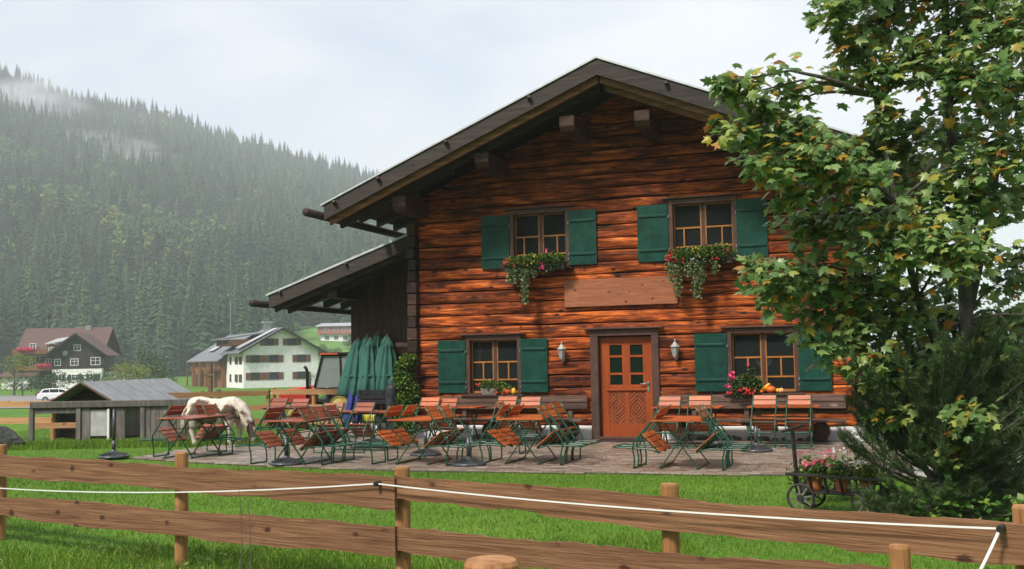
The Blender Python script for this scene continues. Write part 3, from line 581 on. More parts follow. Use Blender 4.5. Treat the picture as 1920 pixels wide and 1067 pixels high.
# windows and shutters
for wi, (a, b, c, d, ty) in enumerate(WINS):
    fr = MB(); fr.b2(a-.05,a+.04,-.06,.12,c-.02,d); fr.b2(b-.04,b+.05,-.06,.12,c-.02,d); fr.b2(a-.05,b+.05,-.062,.12,d,d+.10); fr.b2(a-.04,b+.04,-.05,.12,c-.05,c-.021)
    win = fr.build('window', FRAMEW, chalet, bevel=.005)
    MB().b2(a-.15,b+.15,-.13,.02,d+.103,d+.13).build('cap', FRAMEW, win, bevel=.005)
    MB().b2(a-.12,b+.12,-.20,.0,c-.085,c-.052).build('sill', FRAMEW, win, bevel=.005)
    m_ = (a+b)/2; MB().b2(m_-.035,m_+.035,.055,.12,c-.02,d).build('mullion', FRAMEW, win, bevel=.004)
    zt_ = c+(d-c)*.575; zl = c+(d-c)*.235
    for i, (p, q) in enumerate(((a+.04,m_-.035),(m_+.035,b-.04))):
        w_ = q-p; t_ = .025; vm = p+w_*(.52 if ty == 'l' else (.36 if i == 0 else .60))
        s = MB(); s.b2(p,p+t_,.07,.11,c-.02,d); s.b2(q-t_,q,.07,.11,c-.02,d); s.b2(p+t_,q-t_,.07,.11,d-.03,d); s.b2(p+t_,q-t_,.07,.11,c-.02,c+.02); s.build('sash', SASH if i == 0 else SASH, win)
        s = MB(); s.b2(p+t_,q-t_,.068,.108,zt_-.016,zt_+.016); s.b2(p+t_,q-t_,.068,.108,zl-.016,zl+.016); s.b2(vm-.014,vm+.014,.069,.107,zl+.016,zt_-.016); s.build('glazing_bar', SASH, win)
        for u0,u1,v0,v1 in ((p+t_,q-t_,zt_+.016,d-.03),(p+t_,vm-.014,zl+.016,zt_-.016),(vm+.014,q-t_,zl+.016,zt_-.016),(p+t_,q-t_,c+.02,zl-.016)):
            MB().b2(u0,u1,.086,.091,v0,v1).build('pane', GLASS, win)
    for sg, e0, e1 in ((-1, a-.05-.62, a-.05), (1, b+.045, b+.045+.58)):
        sh = MB(); nb = 4; bw = (e1-e0)/nb
        for k in range(nb): sh.b2(e0+k*bw+(.0003 if k else 0), e0+(k+1)*bw-.0003, -.085, -.055-.0002*k, c-.01, d+.01)
        so = sh.build('shutter', GREENP, chalet, bevel=.0012)
        for zz in (c+.19*(d-c), c+.81*(d-c)):
            MB().prism([(-.086,zz-.032),(-.108,zz-.022),(-.108,zz+.02),(-.086,zz+.034)], e0+.03, e1-.03, 'x').build('batten', GREENP, so, bevel=.003)
        hx = e1+.012 if sg < 0 else e0-.012
        for zz in (c+.10*(d-c), c+.2*(d-c), c+.78*(d-c)): MB().tube([(hx,-.09,zz-.025),(hx,-.09,zz+.025)],.011,6).build('hinge', GALV, so)
        MB().b2((e0+e1)/2-.008,(e0+e1)/2+.008,-.12,-.06,c-.055,c+.0).build('latch', BLACKM, so)
CURT = paint('pale curtain', (0.5,0.5,0.48), rough=0.9)
for x, zb, zt in ((-3.10,1.45,2.0),):
    MB().add([(x,.22,zt),(x+.13,.24,zt),(x+.02,.22,zb),(x-.02,.24,zb)], [(0,1,2,3)]).build('curtain', CURT, chalet)

# lean-to on the side of the house
LY, LW, LS = 1.5, 3.05, 0.335
def zl_(x): return 4.47+(x+5.63)*LS
lr = MB(); xa, xb = -9.10, XL-.02
lr.add([(xa,LY,zl_(xa)),(xb,LY,zl_(xb)),(xb,YB,zl_(xb)),(xa,YB,zl_(xa)),(xa,LY,zl_(xa)-.05),(xb,LY,zl_(xb)-.05),(xb,YB,zl_(xb)-.05),(xa,YB,zl_(xa)-.05)], ((0,1,2,3),(7,6,5,4),(0,4,5,1),(1,5,6,2),(2,6,7,3),(3,7,4,0)))
lro = lr.build('lean_to_roof', ROOFM, chalet)
def lb(x0, x1, d0, d1, y0, y1, m, name):
    MB().add([(x0,y0,zl_(x0)-d0),(x1,y0,zl_(x1)-d0),(x1,y0,zl_(x1)-d1),(x0,y0,zl_(x0)-d1),(x0,y1,zl_(x0)-d0),(x1,y1,zl_(x1)-d0),(x1,y1,zl_(x1)-d1),(x0,y1,zl_(x0)-d1)], ((0,1,2,3),(7,6,5,4),(0,4,5,1),(1,5,6,2),(2,6,7,3),(3,7,4,0))).build(name, m, lro)
lb(-9.04, -4.5, .053, .37, LY+.03, LY+.09, FASC, 'fascia_board'); lb(-8.95, -4.5, .34, .48, LY+.16, LY+.24, DARKW, 'verge_board'); lb(-8.8, -4.5, .28, .56, LY+.5, LY+.62, DARKW, 'verge_rafter')
for k in range(10): lb(-9.02, -4.4, .055, .085, LY+.10+k*.21, LY+.30+k*.21, DARKW, 'soffit_board')
for k in range(9): lb(-9.0, -4.5, .09, .28, LY+.7+k*.95, LY+.83+k*.95, DARKW, 'rafter')
MB().tube([(-9.25,LY-.38,zl_(-9.25)-.18),(-9.25,YB,zl_(-9.25)-.22)], .085, 10).build('gutter_log', DARKW, lro, smooth=True)
for x in (-8.7, -6.9): MB().bar((x,LY+.04,zl_(x)-.13), (x,LY-.06,zl_(x)-.09), .07, .06).build('peg', DARKW, lro, bevel=.008)
MB().box((-7.45,LW-.6,zl_(-7.45)-.55),(.26,1.3,.28)).build('purlin', LOGE, lro, bevel=.012)
VB = wood('dark upright boards', ((0.25, (0.012,0.007,0.005)), (0.55, (0.05,0.022,0.012)), (0.8, (0.13,0.055,0.028))), scale=(9,9,1.0), rough=0.65, vary=0.35)
lw = (-5.72,-4.78,0.98,1.78)
x = -7.62
while x < XL-.05:
    w = random.uniform(.17,.25); xe = min(x+w, XL-.02); y = LW+random.uniform(0,.02); xc = (x+xe)/2
    parts = [(.15, zl_(xc)-.30)] if not (xe > lw[0] and x < lw[1]) else [(.15, lw[2]),(lw[3], zl_(xc)-.30)]
    for a, b in parts: MB().b2(x+.003,xe-.003,y,y+.03,a,b).build('wall_board', VB, chalet)
    x = xe
MB().prism([(-7.6,0),(XL,0),(XL,zl_(XL)-.3),(-7.6,zl_(-7.6)-.3)],LW+.04,LW+.1).build('lean_to_wall', DARKW, chalet); MB().b2(-7.62,-7.5,LW+.05,YB-.2,0,3.5).build('side_wall', DARKW, chalet)
MB().b2(-7.64,XL,LW-.02,LW+.1,-.1,.15).build('plinth', WHITEP, chalet)
f2 = MB(); f2.b2(lw[0],lw[0]+.09,LW-.03,LW+.035,lw[2],lw[3]); f2.b2(lw[1]-.09,lw[1],LW-.03,LW+.035,lw[2],lw[3]); f2.b2(lw[0],lw[1],LW-.032,LW+.035,lw[3],lw[3]+.1); f2.b2(lw[0],lw[1],LW-.032,LW+.035,lw[2]-.07,lw[2]); w2 = f2.build('window', FRAMEW, chalet, bevel=.005)
MB().b2(lw[0]-.15,lw[1]+.1,LW-.12,LW,lw[3]+.1,lw[3]+.13).build('cap', FRAMEW, w2)
MB().b2(lw[0]+.09,lw[1]-.09,LW+.012,LW+.02,lw[2],lw[3]).build('pane', DGLASS, w2); MB().b2(lw[0]+.09,lw[1]-.09,LW-.01,LW+.011,1.36,1.385).build('glazing_bar', SASH, w2)
MB().tube([(-5.05,1.9,2.05),(-5.06,1.92,4.2)], [.06,.055], 10).build('post', GREYW, chalet, smooth=True)
MB().b2(-5.8,-4.5,1.84,1.98,1.96,2.06).build('shelf_beam', DARKW, chalet, bevel=.006)

# sign, lanterns, mat, benches, heart
sg_ = thing('sign_board', 'blank reddish brown wooden sign board fixed above the door', 'sign', (.08,0,2.93))
for k in range(3): MB().b2(-1.155,1.155,-.085,-.05,-.275+k*.1835,-.275+(k+1)*.1835-.0015).build('plank', SIGNM, sg_, bevel=.0015)
LGL = paint('frosted lantern glass', (0.33,0.34,0.31), rough=0.3, vary=0.1)
LMT = paint('white grey lantern metal', (0.36,0.35,0.32), rough=0.4, vary=0.12)
for x, lab in ((-1.14,'white metal carriage lantern on the wall between the left window and the door'),(1.17,'white metal carriage lantern on the wall between the door and right window')):
    t_ = thing('wall_lantern', lab, 'lantern', (x,-.15,1.75), group='lanterns beside the door'); t_.scale = (.85,.85,.85)
    MB().lathe([(.11,.055),(.115,.07),(.085,.10),(.06,.13),(.035,.165),(.012,.19),(.012,.215),(.02,.225),(.012,.24),(.002,.25)], 6).build('cap', LMT, t_)
    MB().lathe([(.05,-.14),(.088,.05)], 6).build('glass_body', LGL, t_)
    fr = MB()
    for k in range(6):
        q = k*math.pi/3; fr.bar((.052*math.cos(q),.052*math.sin(q),-.14),(.09*math.cos(q),.09*math.sin(q),.05),.008,.008)
    fr.build('cage', LMT, t_); MB().lathe([(.02,-.20),(.045,-.165),(.055,-.14)], 8).build('base_cup', LMT, t_)
    MB().tube([(0,0,-.18),(0,.03,-.235),(0,.09,-.23),(0,.13,-.18)], .012, 6).build('arm', LMT, t_, smooth=True); MB().box((0,.135,-.18),(.06,.02,.12)).build('wall_plate', LMT, t_, bevel=.004)
tag(MB().b2(-.30,.62,-.75,-.18,.002,.022).build('door_mat', BLACKM, bevel=.006), 'black rubber mat lying in front of the door', 'door mat')
def bench(xa, xb, lab, posts, stumps):
    b = thing('wall_bench', lab, 'bench', ((xa+xb)/2,0,0)); xc = (xa+xb)/2
    for k in range(2): MB().b2(xa-xc,xb-xc,-.155+.012*(1-k),-.105+.012*(1-k),.60+k*.135,.60+(k+1)*.135-.004).build('back_plank', BENCHW, b, bevel=.006)
    for k in range(2): MB().b2(xa-xc,xb-xc,-.60+k*.215,-.60+(k+1)*.215-.008,.365,.415).build('seat_plank', BENCHW, b, bevel=.008)
    for x in posts: MB().b2(x-xc-.045,x-xc+.045,-.104,-.075,.30,.87).build('back_post', BENCHW, b, bevel=.005); MB().b2(x-xc-.04,x-xc+.04,-.55,-.03,.30,.364).build('bearer', DARKW, b)
    for x in stumps: MB().tube([(x-xc,-.50,.19),(x-xc,-.30,.19),(x-xc,-.08,.19)], [.165,.172,.168], 18).build('log_support', LOGE, b, bevel=.008)
bench(-3.75,-.63,'brown plank wall bench under the window with flower trough and squash',(-3.3,-2.2,-1.0),(-.98,-2.6))
bench(.88,4.32,'longer brown plank wall bench between the door and the conifer',(1.5,2.5,3.68),(1.28,3.86))
h = [(0.09*(16*math.sin(t)**3)/16, .09*(13*math.cos(t)-5*math.cos(2*t)-2*math.cos(3*t)-math.cos(4*t))/15) for t in [k*2*math.pi/24 for k in range(24)]]
tag(MB().prism([(x*1.7+2.83,z*1.6+1.47) for x, z in h], .125, .14).build('heart_ornament', paint('white enamel', (.75,.75,.74)), bevel=.006), 'white heart ornament hanging inside the window right of the door', 'ornament')
# ------------------------------------------------------------------ beer garden furniture
def make_chair(label, slat):
    c = thing('folding_chair', label, 'chair', group='folding chairs tipped against the terrace tables')
    hw = .205
    for sx in (-1, 1):
        x = sx*hw
        MB().tube([(x,0,.012),(x,-.035,.06),(x,-.10,.13),(x,-.20,.20),(x,-.255,.28),(x,-.262,.40),(x,-.27,.60),(x,-.285,.80),(x,-.30,.935)], .0125, 6).build('back_leg', GREENM, c, smooth=True)
        MB().tube([(x*.88,-.43,.012),(x*.88,-.38,.055),(x*.88,-.30,.13),(x*.88,-.17,.24),(x*.88,-.06,.34),(x*.88,.06,.41),(x*.88,.12,.437)], .0125, 6).build('front_leg', GREENM, c, smooth=True)
        MB().bar((x*.92,.125,.440),(x*.92,-.255,.440),.012,.022).build('seat_rail', GREENM, c)
    MB().bar((-hw,.0,.012),(hw,.0,.012),.022,.018).build('foot_bar', GREENM, c); MB().bar((-hw*.88,-.43,.012),(hw*.88,-.43,.012),.022,.018).build('foot_bar', GREENM, c)
    MB().bar((-hw,-.262,.36),(hw,-.262,.36),.014,.014).build('cross_bar', GREENM, c)
    for k in range(4): MB().b2(-.215,.215,-.245+k*.095,-.245+k*.095+.078,.452,.470).build('seat_slat', slat, c, bevel=.004)
    for k in range(2):
        z0 = .735+k*.103; MB().prism([(-.255-.012*k,z0),(-.272-.012*k,z0),(-.284-.012*k,z0+.088),(-.267-.012*k,z0+.088)], -.215, .215, 'x').build('back_slat', slat, c, bevel=.004)
    return c
def make_table(label, slat, L, Wd):           # long axis along local y
    t = thing('folding_table', label, 'table', group='slatted folding tables on the terrace')
    n = 9; w = L/n
    for k in range(n): MB().b2(-Wd/2, Wd/2, -L/2+k*w+.002, -L/2+(k+1)*w-.004, .680, .702).build('top_slat', slat, t, bevel=.004)
    for sx in (-1, 1):
        x = sx*(Wd/2-.10); MB().b2(x-.015,x+.015,-L/2+.03,L/2-.03,.655,.679).build('top_rail', GREENM, t)
    for y in (-L/2+.16, L/2-.16):
        MB().bar((-.27,y-.013,.012),(.20,y-.013,.655),.014,.030,(0,1,0)).build('leg', GREENM, t); MB().bar((.27,y+.013,.012),(-.20,y+.013,.655),.014,.030,(0,1,0)).build('leg', GREENM, t)
    for x in (-.27,.27): MB().bar((x,-L/2+.1,.014),(x,L/2-.1,.014),.026,.020).build('foot_bar', GREENM, t)
    for x in (-.12,.12): MB().bar((x,-L/2+.16,.50),(x,L/2-.16,.50),.012,.012).build('stretcher', GREENM, t)
    return t
ch = {}; tb = {}
for k, m in (('o', SLATM), ('r', SLATR)):
    ch[k] = make_chair('x', m); tb[k] = make_table('x', m, 1.22, .74)
used = set()
def put(src, key, loc, rot, label):
    if key not in used:
        used.add(key); src.location = loc; src.rotation_euler = rot; src['label'] = label; return src
    return copy_tree(src, loc=loc, rot=rot, label=label)
TIP = R_(41)
def chair_at(k, tx, ty, side, along, where, tip=None, d=.28):   # side: which way the chair faces; leans on the table edge
    tip = TIP+R_(random.uniform(-3,3)) if tip is None else tip; a = R_(random.uniform(-5,5))
    dx, dy, rz = {'E':(-1,0,-math.pi/2), 'W':(1,0,math.pi/2), 'N':(0,-1,0), 'S':(0,1,math.pi)}[side]
    half = {'E':.37,'W':.37,'N':.37,'S':.37}[side]
    loc = (tx+dx*(half+d)+(0 if dx else along), ty+dy*(half+d)+(along if dx else 0), 0)
    put(ch[k], 'c'+k, loc, (-tip, 0, rz+a), where)
def set_front(k, tx, ty, where, left, right, rot=0):
    put(tb[k], 't'+k, (tx, ty, 0), (0,0,R_(rot)), 'slatted folding table '+where)
    for al in left: chair_at(k, tx, ty, 'E', al, 'folding chair tipped from the farm side onto the table '+where)
    for al in right: chair_at(k, tx, ty, 'W', al, 'folding chair tipped from the tree side onto the table '+where)
def set_back(k, tx, ty, where, als, rot=90):
    put(tb[k], 't'+k, (tx, ty, 0), (0,0,R_(rot)), 'slatted folding table '+where)
    for al in als: chair_at(k, tx, ty, 'N', al, 'folding chair tipped forward onto the table '+where)
# row on the lawn side of the terrace, long sides square to the house
set_front('r', -6.62, -4.75, 'beside the horse', (-.05,), (), rot=4)
chair_at('r', -6.62, -4.75, 'W', .32, 'folding chair tipped from the tree side onto the table beside the horse', d=.10)
chair_at('r', -6.75, -4.6, 'S', -.05, 'dark red folding chair tipped over the short end of the table beside the horse', d=.45)
set_front('r', -4.00, -5.42, 'over the parasol foot', (-.30,), (-.32,.02,.36), rot=3)
chair_at('r', -4.0, -5.3, 'E', .28, 'folding chair tipped onto the reddish table above the parasol foot'); 
set_front('o', -1.98, -5.10, 'before the squash window', (-.32,.18), (-.38,.25), rot=2)
set_front('o', -.27, -4.78, 'left of the door mat', (-.34,.12), (-.36,-.08,.30), rot=1)
set_front('o', 2.22, -5.13, 'right of the door mat', (-.30,.02), (-.36,-.08,.22), rot=0)
# row along the wall benches
set_back('o', 3.30, -1.18, 'at the bench under the heart window', (-.31,.28))
set_back('o', 1.63, -1.40, 'at the bench just right of the door', (-.30,.28))
set_back('o', -1.56, -1.10, 'at the bench below the farm side lantern', (-.33,.17))
set_back('o', -3.12, -1.15, 'at the bench end near the climbing plant', (-.36,.0))
set_back('r', -6.85, -.95, 'by the rail fence near the horse', (-.2,.3))
chair_at('r', -4.05, -3.2, 'N', -.45, 'dark red folding chair tipped behind the reddish table')
chair_at('r', -4.05, -3.1, 'N', .1, 'second dark red folding chair tipped behind the reddish table')
tag(put(tb['r'], 'tr', (-4.1,-2.95,0), (0,0,R_(90)), 'x'), 'slatted folding table behind the reddish table with parasol foot')
chair_at('o', -1.35, -3.1, 'W', -.3, 'single folding chair tipped between the squash window tables', d=.1)

def make_stand(label, loc, h=.42):
    s = thing('parasol_stand', label, 'parasol stand', loc, group='cast iron parasol stands on the terrace')
    MB().lathe([(.27,.0),(.27,.03),(.245,.042),(.15,.062),(.07,.10),(.035,.135),(.034,.14)], 28, mod=lambda t, z: 1.0).build('base', IRONM, s, smooth=True)
    rb = MB()
    for k in range(28):
        a = k*math.pi/14; rb.bar((.075*math.cos(a),.075*math.sin(a),.10),(.235*math.cos(a),.235*math.sin(a),.05),.007,.014)
    rb.build('rib_ring', IRONM, s); MB().lathe([(.034,.10),(.031,h),(.024,h+.001)], 14).build('tube', IRONM, s, smooth=True); MB().tube([(.03,0,h-.06),(.075,0,h-.06)],.008,6).build('screw', IRONM, s)
    return s
for (x, y, lab) in ((-1.05,-5.5,'cast iron parasol stand standing alone on the paving between two tables'),(-2.45,-3.98,'cast iron parasol stand behind the table before the squash window'),(-4.6,-1.75,'cast iron parasol stand on the paving near the climbing plant'),(2.24,-2.2,'cast iron parasol stand between the tables right of the door'),(2.94,-2.45,'cast iron parasol stand before the table under the heart window'),(-4.05,-5.85,'cast iron parasol stand under the reddish slatted table'),(-7.1,1.0,'cast iron parasol stand near the leaning parasols')):
    make_stand(lab, (x, y, 0))
s_ = make_stand('tall grey parasol pole in its stand on the lawn before the shed', (-7.97,-5.2,0), .30); MB().tube([(0,0,.25),(.0,0,.86)], .024, 10).build('pole', IRONM, s_, smooth=True)

# ------------------------------------------------------------------ flowers and sill things
def blob_pts(n, c, r):
    d = rng.normal(size=(n,3)); d /= np.linalg.norm(d,axis=1)[:,None]; return np.array(c)+d*rng.uniform(.35,1,(n,1))**.5*np.array(r)
def flowers(P, size, m, name, parent):             # little five petal heads
    n = len(P); V = []; Fc = []
    for p in P:
        nn = Vector(rng.normal(size=3))+Vector((0,-1.2,.6)); nn.normalize(); a = nn.orthogonal().normalized(); b = nn.cross(a); o = len(V); s = size*random.uniform(.7,1.2)
        V.append(Vector(p)+nn*s*.25)
        for k in range(5):
            t = k*1.2566; V.append(Vector(p)+s*(math.cos(t)*a+math.sin(t)*b))
        Fc += [(o,o+1+k,o+1+(k+1) % 5) for k in range(5)]
    return tag(np_mesh(name, np.array([tuple(v) for v in V]), np.array(Fc), m, parent), kind='stuff')
def strand(P0, length, spread, n):
    t = rng.uniform(0,1,n); return np.array(P0)+np.stack([rng.normal(size=n)*spread*(1-.5*t), rng.normal(size=n)*spread*.6-.02*t, -t*length], 1)
def window_box(xa, xb, z, lab, strands, seed):
    t_ = thing('flower_box', lab, 'flower box', ((xa+xb)/2,-.30,z)); hw = (xb-xa)/2
    MB().b2(-hw,hw,-.09,.09,0,.15).build('box', DARKW, t_, bevel=.008)
    P = np.concatenate([blob_pts(700, (-hw*.55,-.06,.19), (.30,.17,.15)), blob_pts(800, (0,-.08,.21), (.36,.18,.16)), blob_pts(700, (hw*.55,-.05,.22), (.32,.17,.17))])
    leaf_quads(P, .045, LEAFG, 'foliage', t_, up=.6)
    leaf_quads(blob_pts(900, (hw*.4,-.05,.15), (.5,.16,.13)), .045, LEAFD, 'foliage', t_, up=.6); leaf_quads(blob_pts(500, (0,-.11,.06), (hw*.9,.10,.12)), .045, LEAFD, 'foliage', t_, up=.4)
    for x, l, n in strands: leaf_quads(strand((x,-.14,.06), l, .055, n*2), .045, LEAFS, 'trailing_strand', t_, up=.2)
    flowers(np.concatenate([blob_pts(26, (-hw*.85,-.13,.17),(.14,.09,.12)), blob_pts(10, (-hw*.4,-.16,.10),(.2,.08,.1))]), .024, REDF, 'red_flowers', t_)
    flowers(blob_pts(34, (0 if seed else -.02,-.15,.20),(.22,.10,.14)), .016, YELF, 'yellow_flowers', t_)
    if seed == 0: flowers(np.concatenate([blob_pts(24,(hw*.32,-.17,.10),(.07,.06,.09)), blob_pts(8,(hw*.45,-.10,.38),(.08,.05,.06))]), .026, PINKF, 'pink_flowers', t_)
    else: flowers(np.concatenate([blob_pts(14,(hw*.5,-.15,.08),(.12,.06,.05)), blob_pts(10,(.5,-.12,.2),(.1,.06,.1))]), .022, REDF, 'red_flowers', t_); flowers(blob_pts(12,(-.05,-.17,.08),(.15,.05,.05)), .018, WHTF, 'white_flowers', t_)
window_box(-2.28,-.98,3.40,'window box with red, yellow and pink flowers and one thick trailing strand',[(-.16,.72,420),(-.47,.30,120),(-.36,.28,100),(.05,.18,50)],0)
window_box(1.12,2.36,3.38,'window box with red and yellow flowers and several trailing strands',[(-.42,.68,200),(-.05,.72,330),(-.22,.30,80),(.30,.26,70),(-.55,.4,110),(.05,.45,120)],1)
wk = paint('grey wicker', (0.20,0.18,0.16), rough=0.8, nscale=40, vary=.3)
t_ = thing('flower_trough', 'grey wicker trough of red flowers on the sill left of the door', 'flower pot', (-2.72,-.10,.90))
MB().lathe([(.19,0),(.24,.13),(.225,.13)], 4, rot=Matrix.Diagonal((1.15,.38,1)) @ Matrix.Rotation(math.pi/4,3,'Z')).build('trough', wk, t_, bevel=.01)
leaf_quads(np.concatenate([blob_pts(500,(-.02,0,.20),(.24,.10,.10)), blob_pts(420,(.30,-.05,.12),(.20,.10,.15))]), .04, LEAFG, 'foliage', t_, up=.6)
flowers(np.concatenate([blob_pts(9,(-.24,-.05,.22),(.05,.04,.05)), blob_pts(14,(.25,-.12,.08),(.15,.05,.08))]), .022, REDF, 'red_flowers', t_)
t_ = thing('flower_pot', 'bushy pink and red geraniums in a pot on the sill under the heart', 'flower pot', (2.52,-.12,.88))
MB().lathe([(.07,0),(.10,.15),(.09,.15)], 14).build('pot', wk, t_); leaf_quads(np.concatenate([blob_pts(1000,(.0,-.04,.20),(.30,.14,.18)), blob_pts(250,(.10,-.02,.42),(.08,.06,.12)), blob_pts(300,(-.02,-.12,.02),(.28,.08,.12))]), .042, LEAFD, 'foliage', t_, up=.6); leaf_quads(blob_pts(350,(.02,-.1,.18),(.3,.12,.2)), .04, LEAFG, 'foliage', t_)
flowers(np.concatenate([blob_pts(26,(-.26,-.1,.34),(.07,.05,.10)), blob_pts(6,(.07,-.08,.55),(.03,.03,.03)), blob_pts(10,(-.33,-.1,.16),(.05,.05,.05))]), .028, PINKF, 'pink_flowers', t_); flowers(np.concatenate([blob_pts(16,(-.02,-.2,.06),(.12,.04,.06)), blob_pts(10,(.12,-.19,.05),(.1,.04,.05)), blob_pts(8,(-.28,-.16,.05),(.07,.04,.04))]), .026, REDF, 'red_flowers', t_)
ORG = paint('orange squash skin', (0.72,0.14,0.015), rough=0.35, vary=.08); YLW = paint('yellow gourd skin', (0.75,0.42,0.03), rough=0.35, vary=.1); GRN = paint('dark gourd skin', (0.05,0.08,0.03), rough=0.4); CRM = paint('cream squash skin', (0.75,0.40,0.16), rough=0.4)
def squash(x, y, z, r, m, lab, cat='squash', sq=.78, stem=True):
    t_ = thing('squash', lab, cat, (x,y,z), group='squashes on the window sills')
    MB().lathe([(r*math.sin(a)*(1), r*sq*(1-math.cos(a))) for a in [i*math.pi/10+.02 for i in range(10)]]+[(.02*r,2*r*sq*.95)], 20, mod=lambda t, zz: 1+.045*math.cos(t*10)).build('body', m, t_, smooth=True)
    if stem: MB().tube([(0,0,2*r*sq*.9),(.005,0,2*r*sq+.02),(.012,0,2*r*sq+.035)],[.012,.008,.007],6).build('stem', GRN, t_)
def gourd(x, y, z, pts_, rad, m, lab):
    t_ = thing('gourd', lab, 'gourd', (x,y,z), group='gourds on the window sills'); MB().tube(pts_, rad, 12).build('body', m, t_, smooth=True); MB().tube([pts_[-1], (pts_[-1][0]+.01, pts_[-1][1], pts_[-1][2]+.025)], [.008,.006], 6).build('stem', GRN, t_)
ZS = .898
squash(-2.32,-.14,ZS,.085,ORG,'round orange squash on the sill beside the wicker trough')
gourd(-2.42,-.09,ZS,[(0,0,.01),(0,0,.05),(.02,0,.11),(.04,0,.14)],[.03,.05,.03,.015],YLW,'yellow pear shaped gourd behind the orange squash')
gourd(-2.19,-.13,ZS,[(0,0,.005),(0,0,.05),(.0,0,.10),(.01,0,.135)],[.03,.055,.042,.02],YLW,'upright yellow gourd right beside the orange squash')
squash(-2.44,-.16,ZS,.04,GRN,'small dark green squash beside the yellow gourd','squash',.8,False)
ZS = .888
squash(2.97,-.14,ZS,.092,ORG,'large orange red squash on the sill beside the geraniums')
gourd(2.79,-.12,ZS,[(0,0,.045),(.03,-.01,.06),(.09,-.02,.12),(.14,-.02,.165),(.17,-.02,.18)],[.02,.05,.032,.028,.015],YLW,'long yellow neck gourd lying against the large orange squash')
squash(3.16,-.14,ZS,.058,CRM,'small pale peach squash at the sill end','squash',.85); squash(3.09,-.08,ZS,.05,YLW,'little yellow squash between the orange and peach squashes','squash',.9)
squash(2.80,-.17,ZS,.045,ORG,'little orange squash under the yellow neck gourd','squash',.85,False)

# climbing plant at the house corner
t_ = thing('climbing_plant', 'bushy yellow green climbing plant growing up the house corner', 'climbing plant', (-4.56,-.28,0))
cp = [blob_pts(520, (random.uniform(-.10,.10), random.uniform(-.06,.06), z), (.22-.04*abs(z-1.0), .18, .16)) for z in np.linspace(.25,1.62,13)]
leaf_quads(np.concatenate(cp), .062, LEAFG, 'foliage', t_, up=.5); leaf_quads(np.concatenate([q[::3]*[.8,.8,1] for q in cp]), .06, LEAFY, 'foliage', t_, up=.5); leaf_quads(np.concatenate([q[::4]*[.6,.6,1] for q in cp]), .06, LEAFD, 'foliage', t_, up=.5)
for k in range(4): MB().tube([(.05*k-.08,0,0),(.04*k-.1,.02,.6),(.05*k-.06,.0,1.2),(.03*k-.05,0,1.6)], [.014,.011,.008,.004], 6).build('stem', BARK, t_)

# ------------------------------------------------------------------ leaning parasols, stove, hose reel, black bench
CANV = paint('green canvas', (0.028,0.115,0.088), rough=0.8, vary=.12, nscale=5); BLUEC = paint('blue canvas', (0.03,0.045,0.22), rough=0.75, vary=.12)
POLEW = wood('parasol pole wood', ((0.3,(0.22,0.08,0.03)),(0.7,(0.38,0.16,0.07))), scale=(9,9,1))
def parasol(x, y, h, lean, m, lab, zlo, rw=.2):
    t_ = thing('closed_parasol', lab, 'parasol', (x,y,0), (R_(lean[0]), R_(lean[1]), 0), group='closed parasols leaning at the lean-to')
    MB().tube([(0,0,.0),(0,0,h+.03)], .022, 8).build('pole', POLEW, t_, smooth=True)
    ph = random.uniform(0,6)
    prof = [(rw*.92,zlo),(rw*1.0,zlo+.02),(rw*.95,zlo+.3),(rw*.78,zlo+.6),(rw*.62,h-.42),(rw*.42,h-.2),(rw*.50,h-.17),(.05,h)]
    MB().lathe(prof, 32, mod=lambda t, z: 1+.24*math.sin(t*8+ph)*min(1,(h-z)*2+.1)+.08*math.sin(t*3+ph)).build('canopy', m, t_, smooth=True)
    MB().lathe([(.03,h-.01),(.035,h+.03),(.012,h+.06)], 8).build('finial', POLEW, t_); MB().lathe([(rw*.88,zlo+.45),(rw*.90,zlo+.47),(rw*.88,zlo+.49)], 16).build('strap', m, t_)
for x, y, h, ln, lab in ((-7.32,2.30,2.22,(-9,3),'green closed parasol leaning at the outer end of the row'),(-7.02,2.42,2.28,(-7,1),'green closed parasol second from the outer end of the row'),(-6.78,2.28,2.20,(-9,-2),'green closed parasol in the middle of the leaning row'),(-6.52,2.42,2.26,(-7,2),'green closed parasol leaning behind the middle ones'),(-6.28,2.36,2.18,(-8,-3),'green closed parasol leaning next to the garden stove'),(-6.9,2.6,2.34,(-5,4),'green closed parasol standing rearmost of the leaning row')):
    parasol(x, y, h, ln, CANV, lab, .80, .275)
for x, y, ln, lab in ((-7.28,2.12,(-10,6),'folded blue parasol leaning under the green ones'),(-7.05,2.14,(-8,5),'second folded blue parasol under the green ones')):
    t_ = thing('folded_parasol', lab, 'parasol', (x,y,0), (R_(ln[0]),R_(ln[1]),0), group='folded blue parasols'); MB().lathe([(.05,.06),(.085,.3),(.08,.8),(.03,1.05)], 20, mod=lambda t, z: 1+.2*math.sin(t*6)).build('canopy', BLUEC, t_, smooth=True); MB().tube([(0,0,0),(0,0,1.2)],.018,8).build('pole', POLEW, t_)
STOVE = paint('charcoal stove steel', (0.05,0.055,0.06), rough=0.4, metal=.4)
t_ = thing('garden_stove', 'charcoal grey cylindrical garden stove with flame shaped cutouts', 'garden stove', (-5.85,1.75,0))
MB().lathe([(.15,0),(.15,1.0),(.135,1.06),(.08,1.10),(.05,1.11),(.05,1.17),(.03,1.18)], 24).build('body', STOVE, t_, smooth=False, bevel=.006)
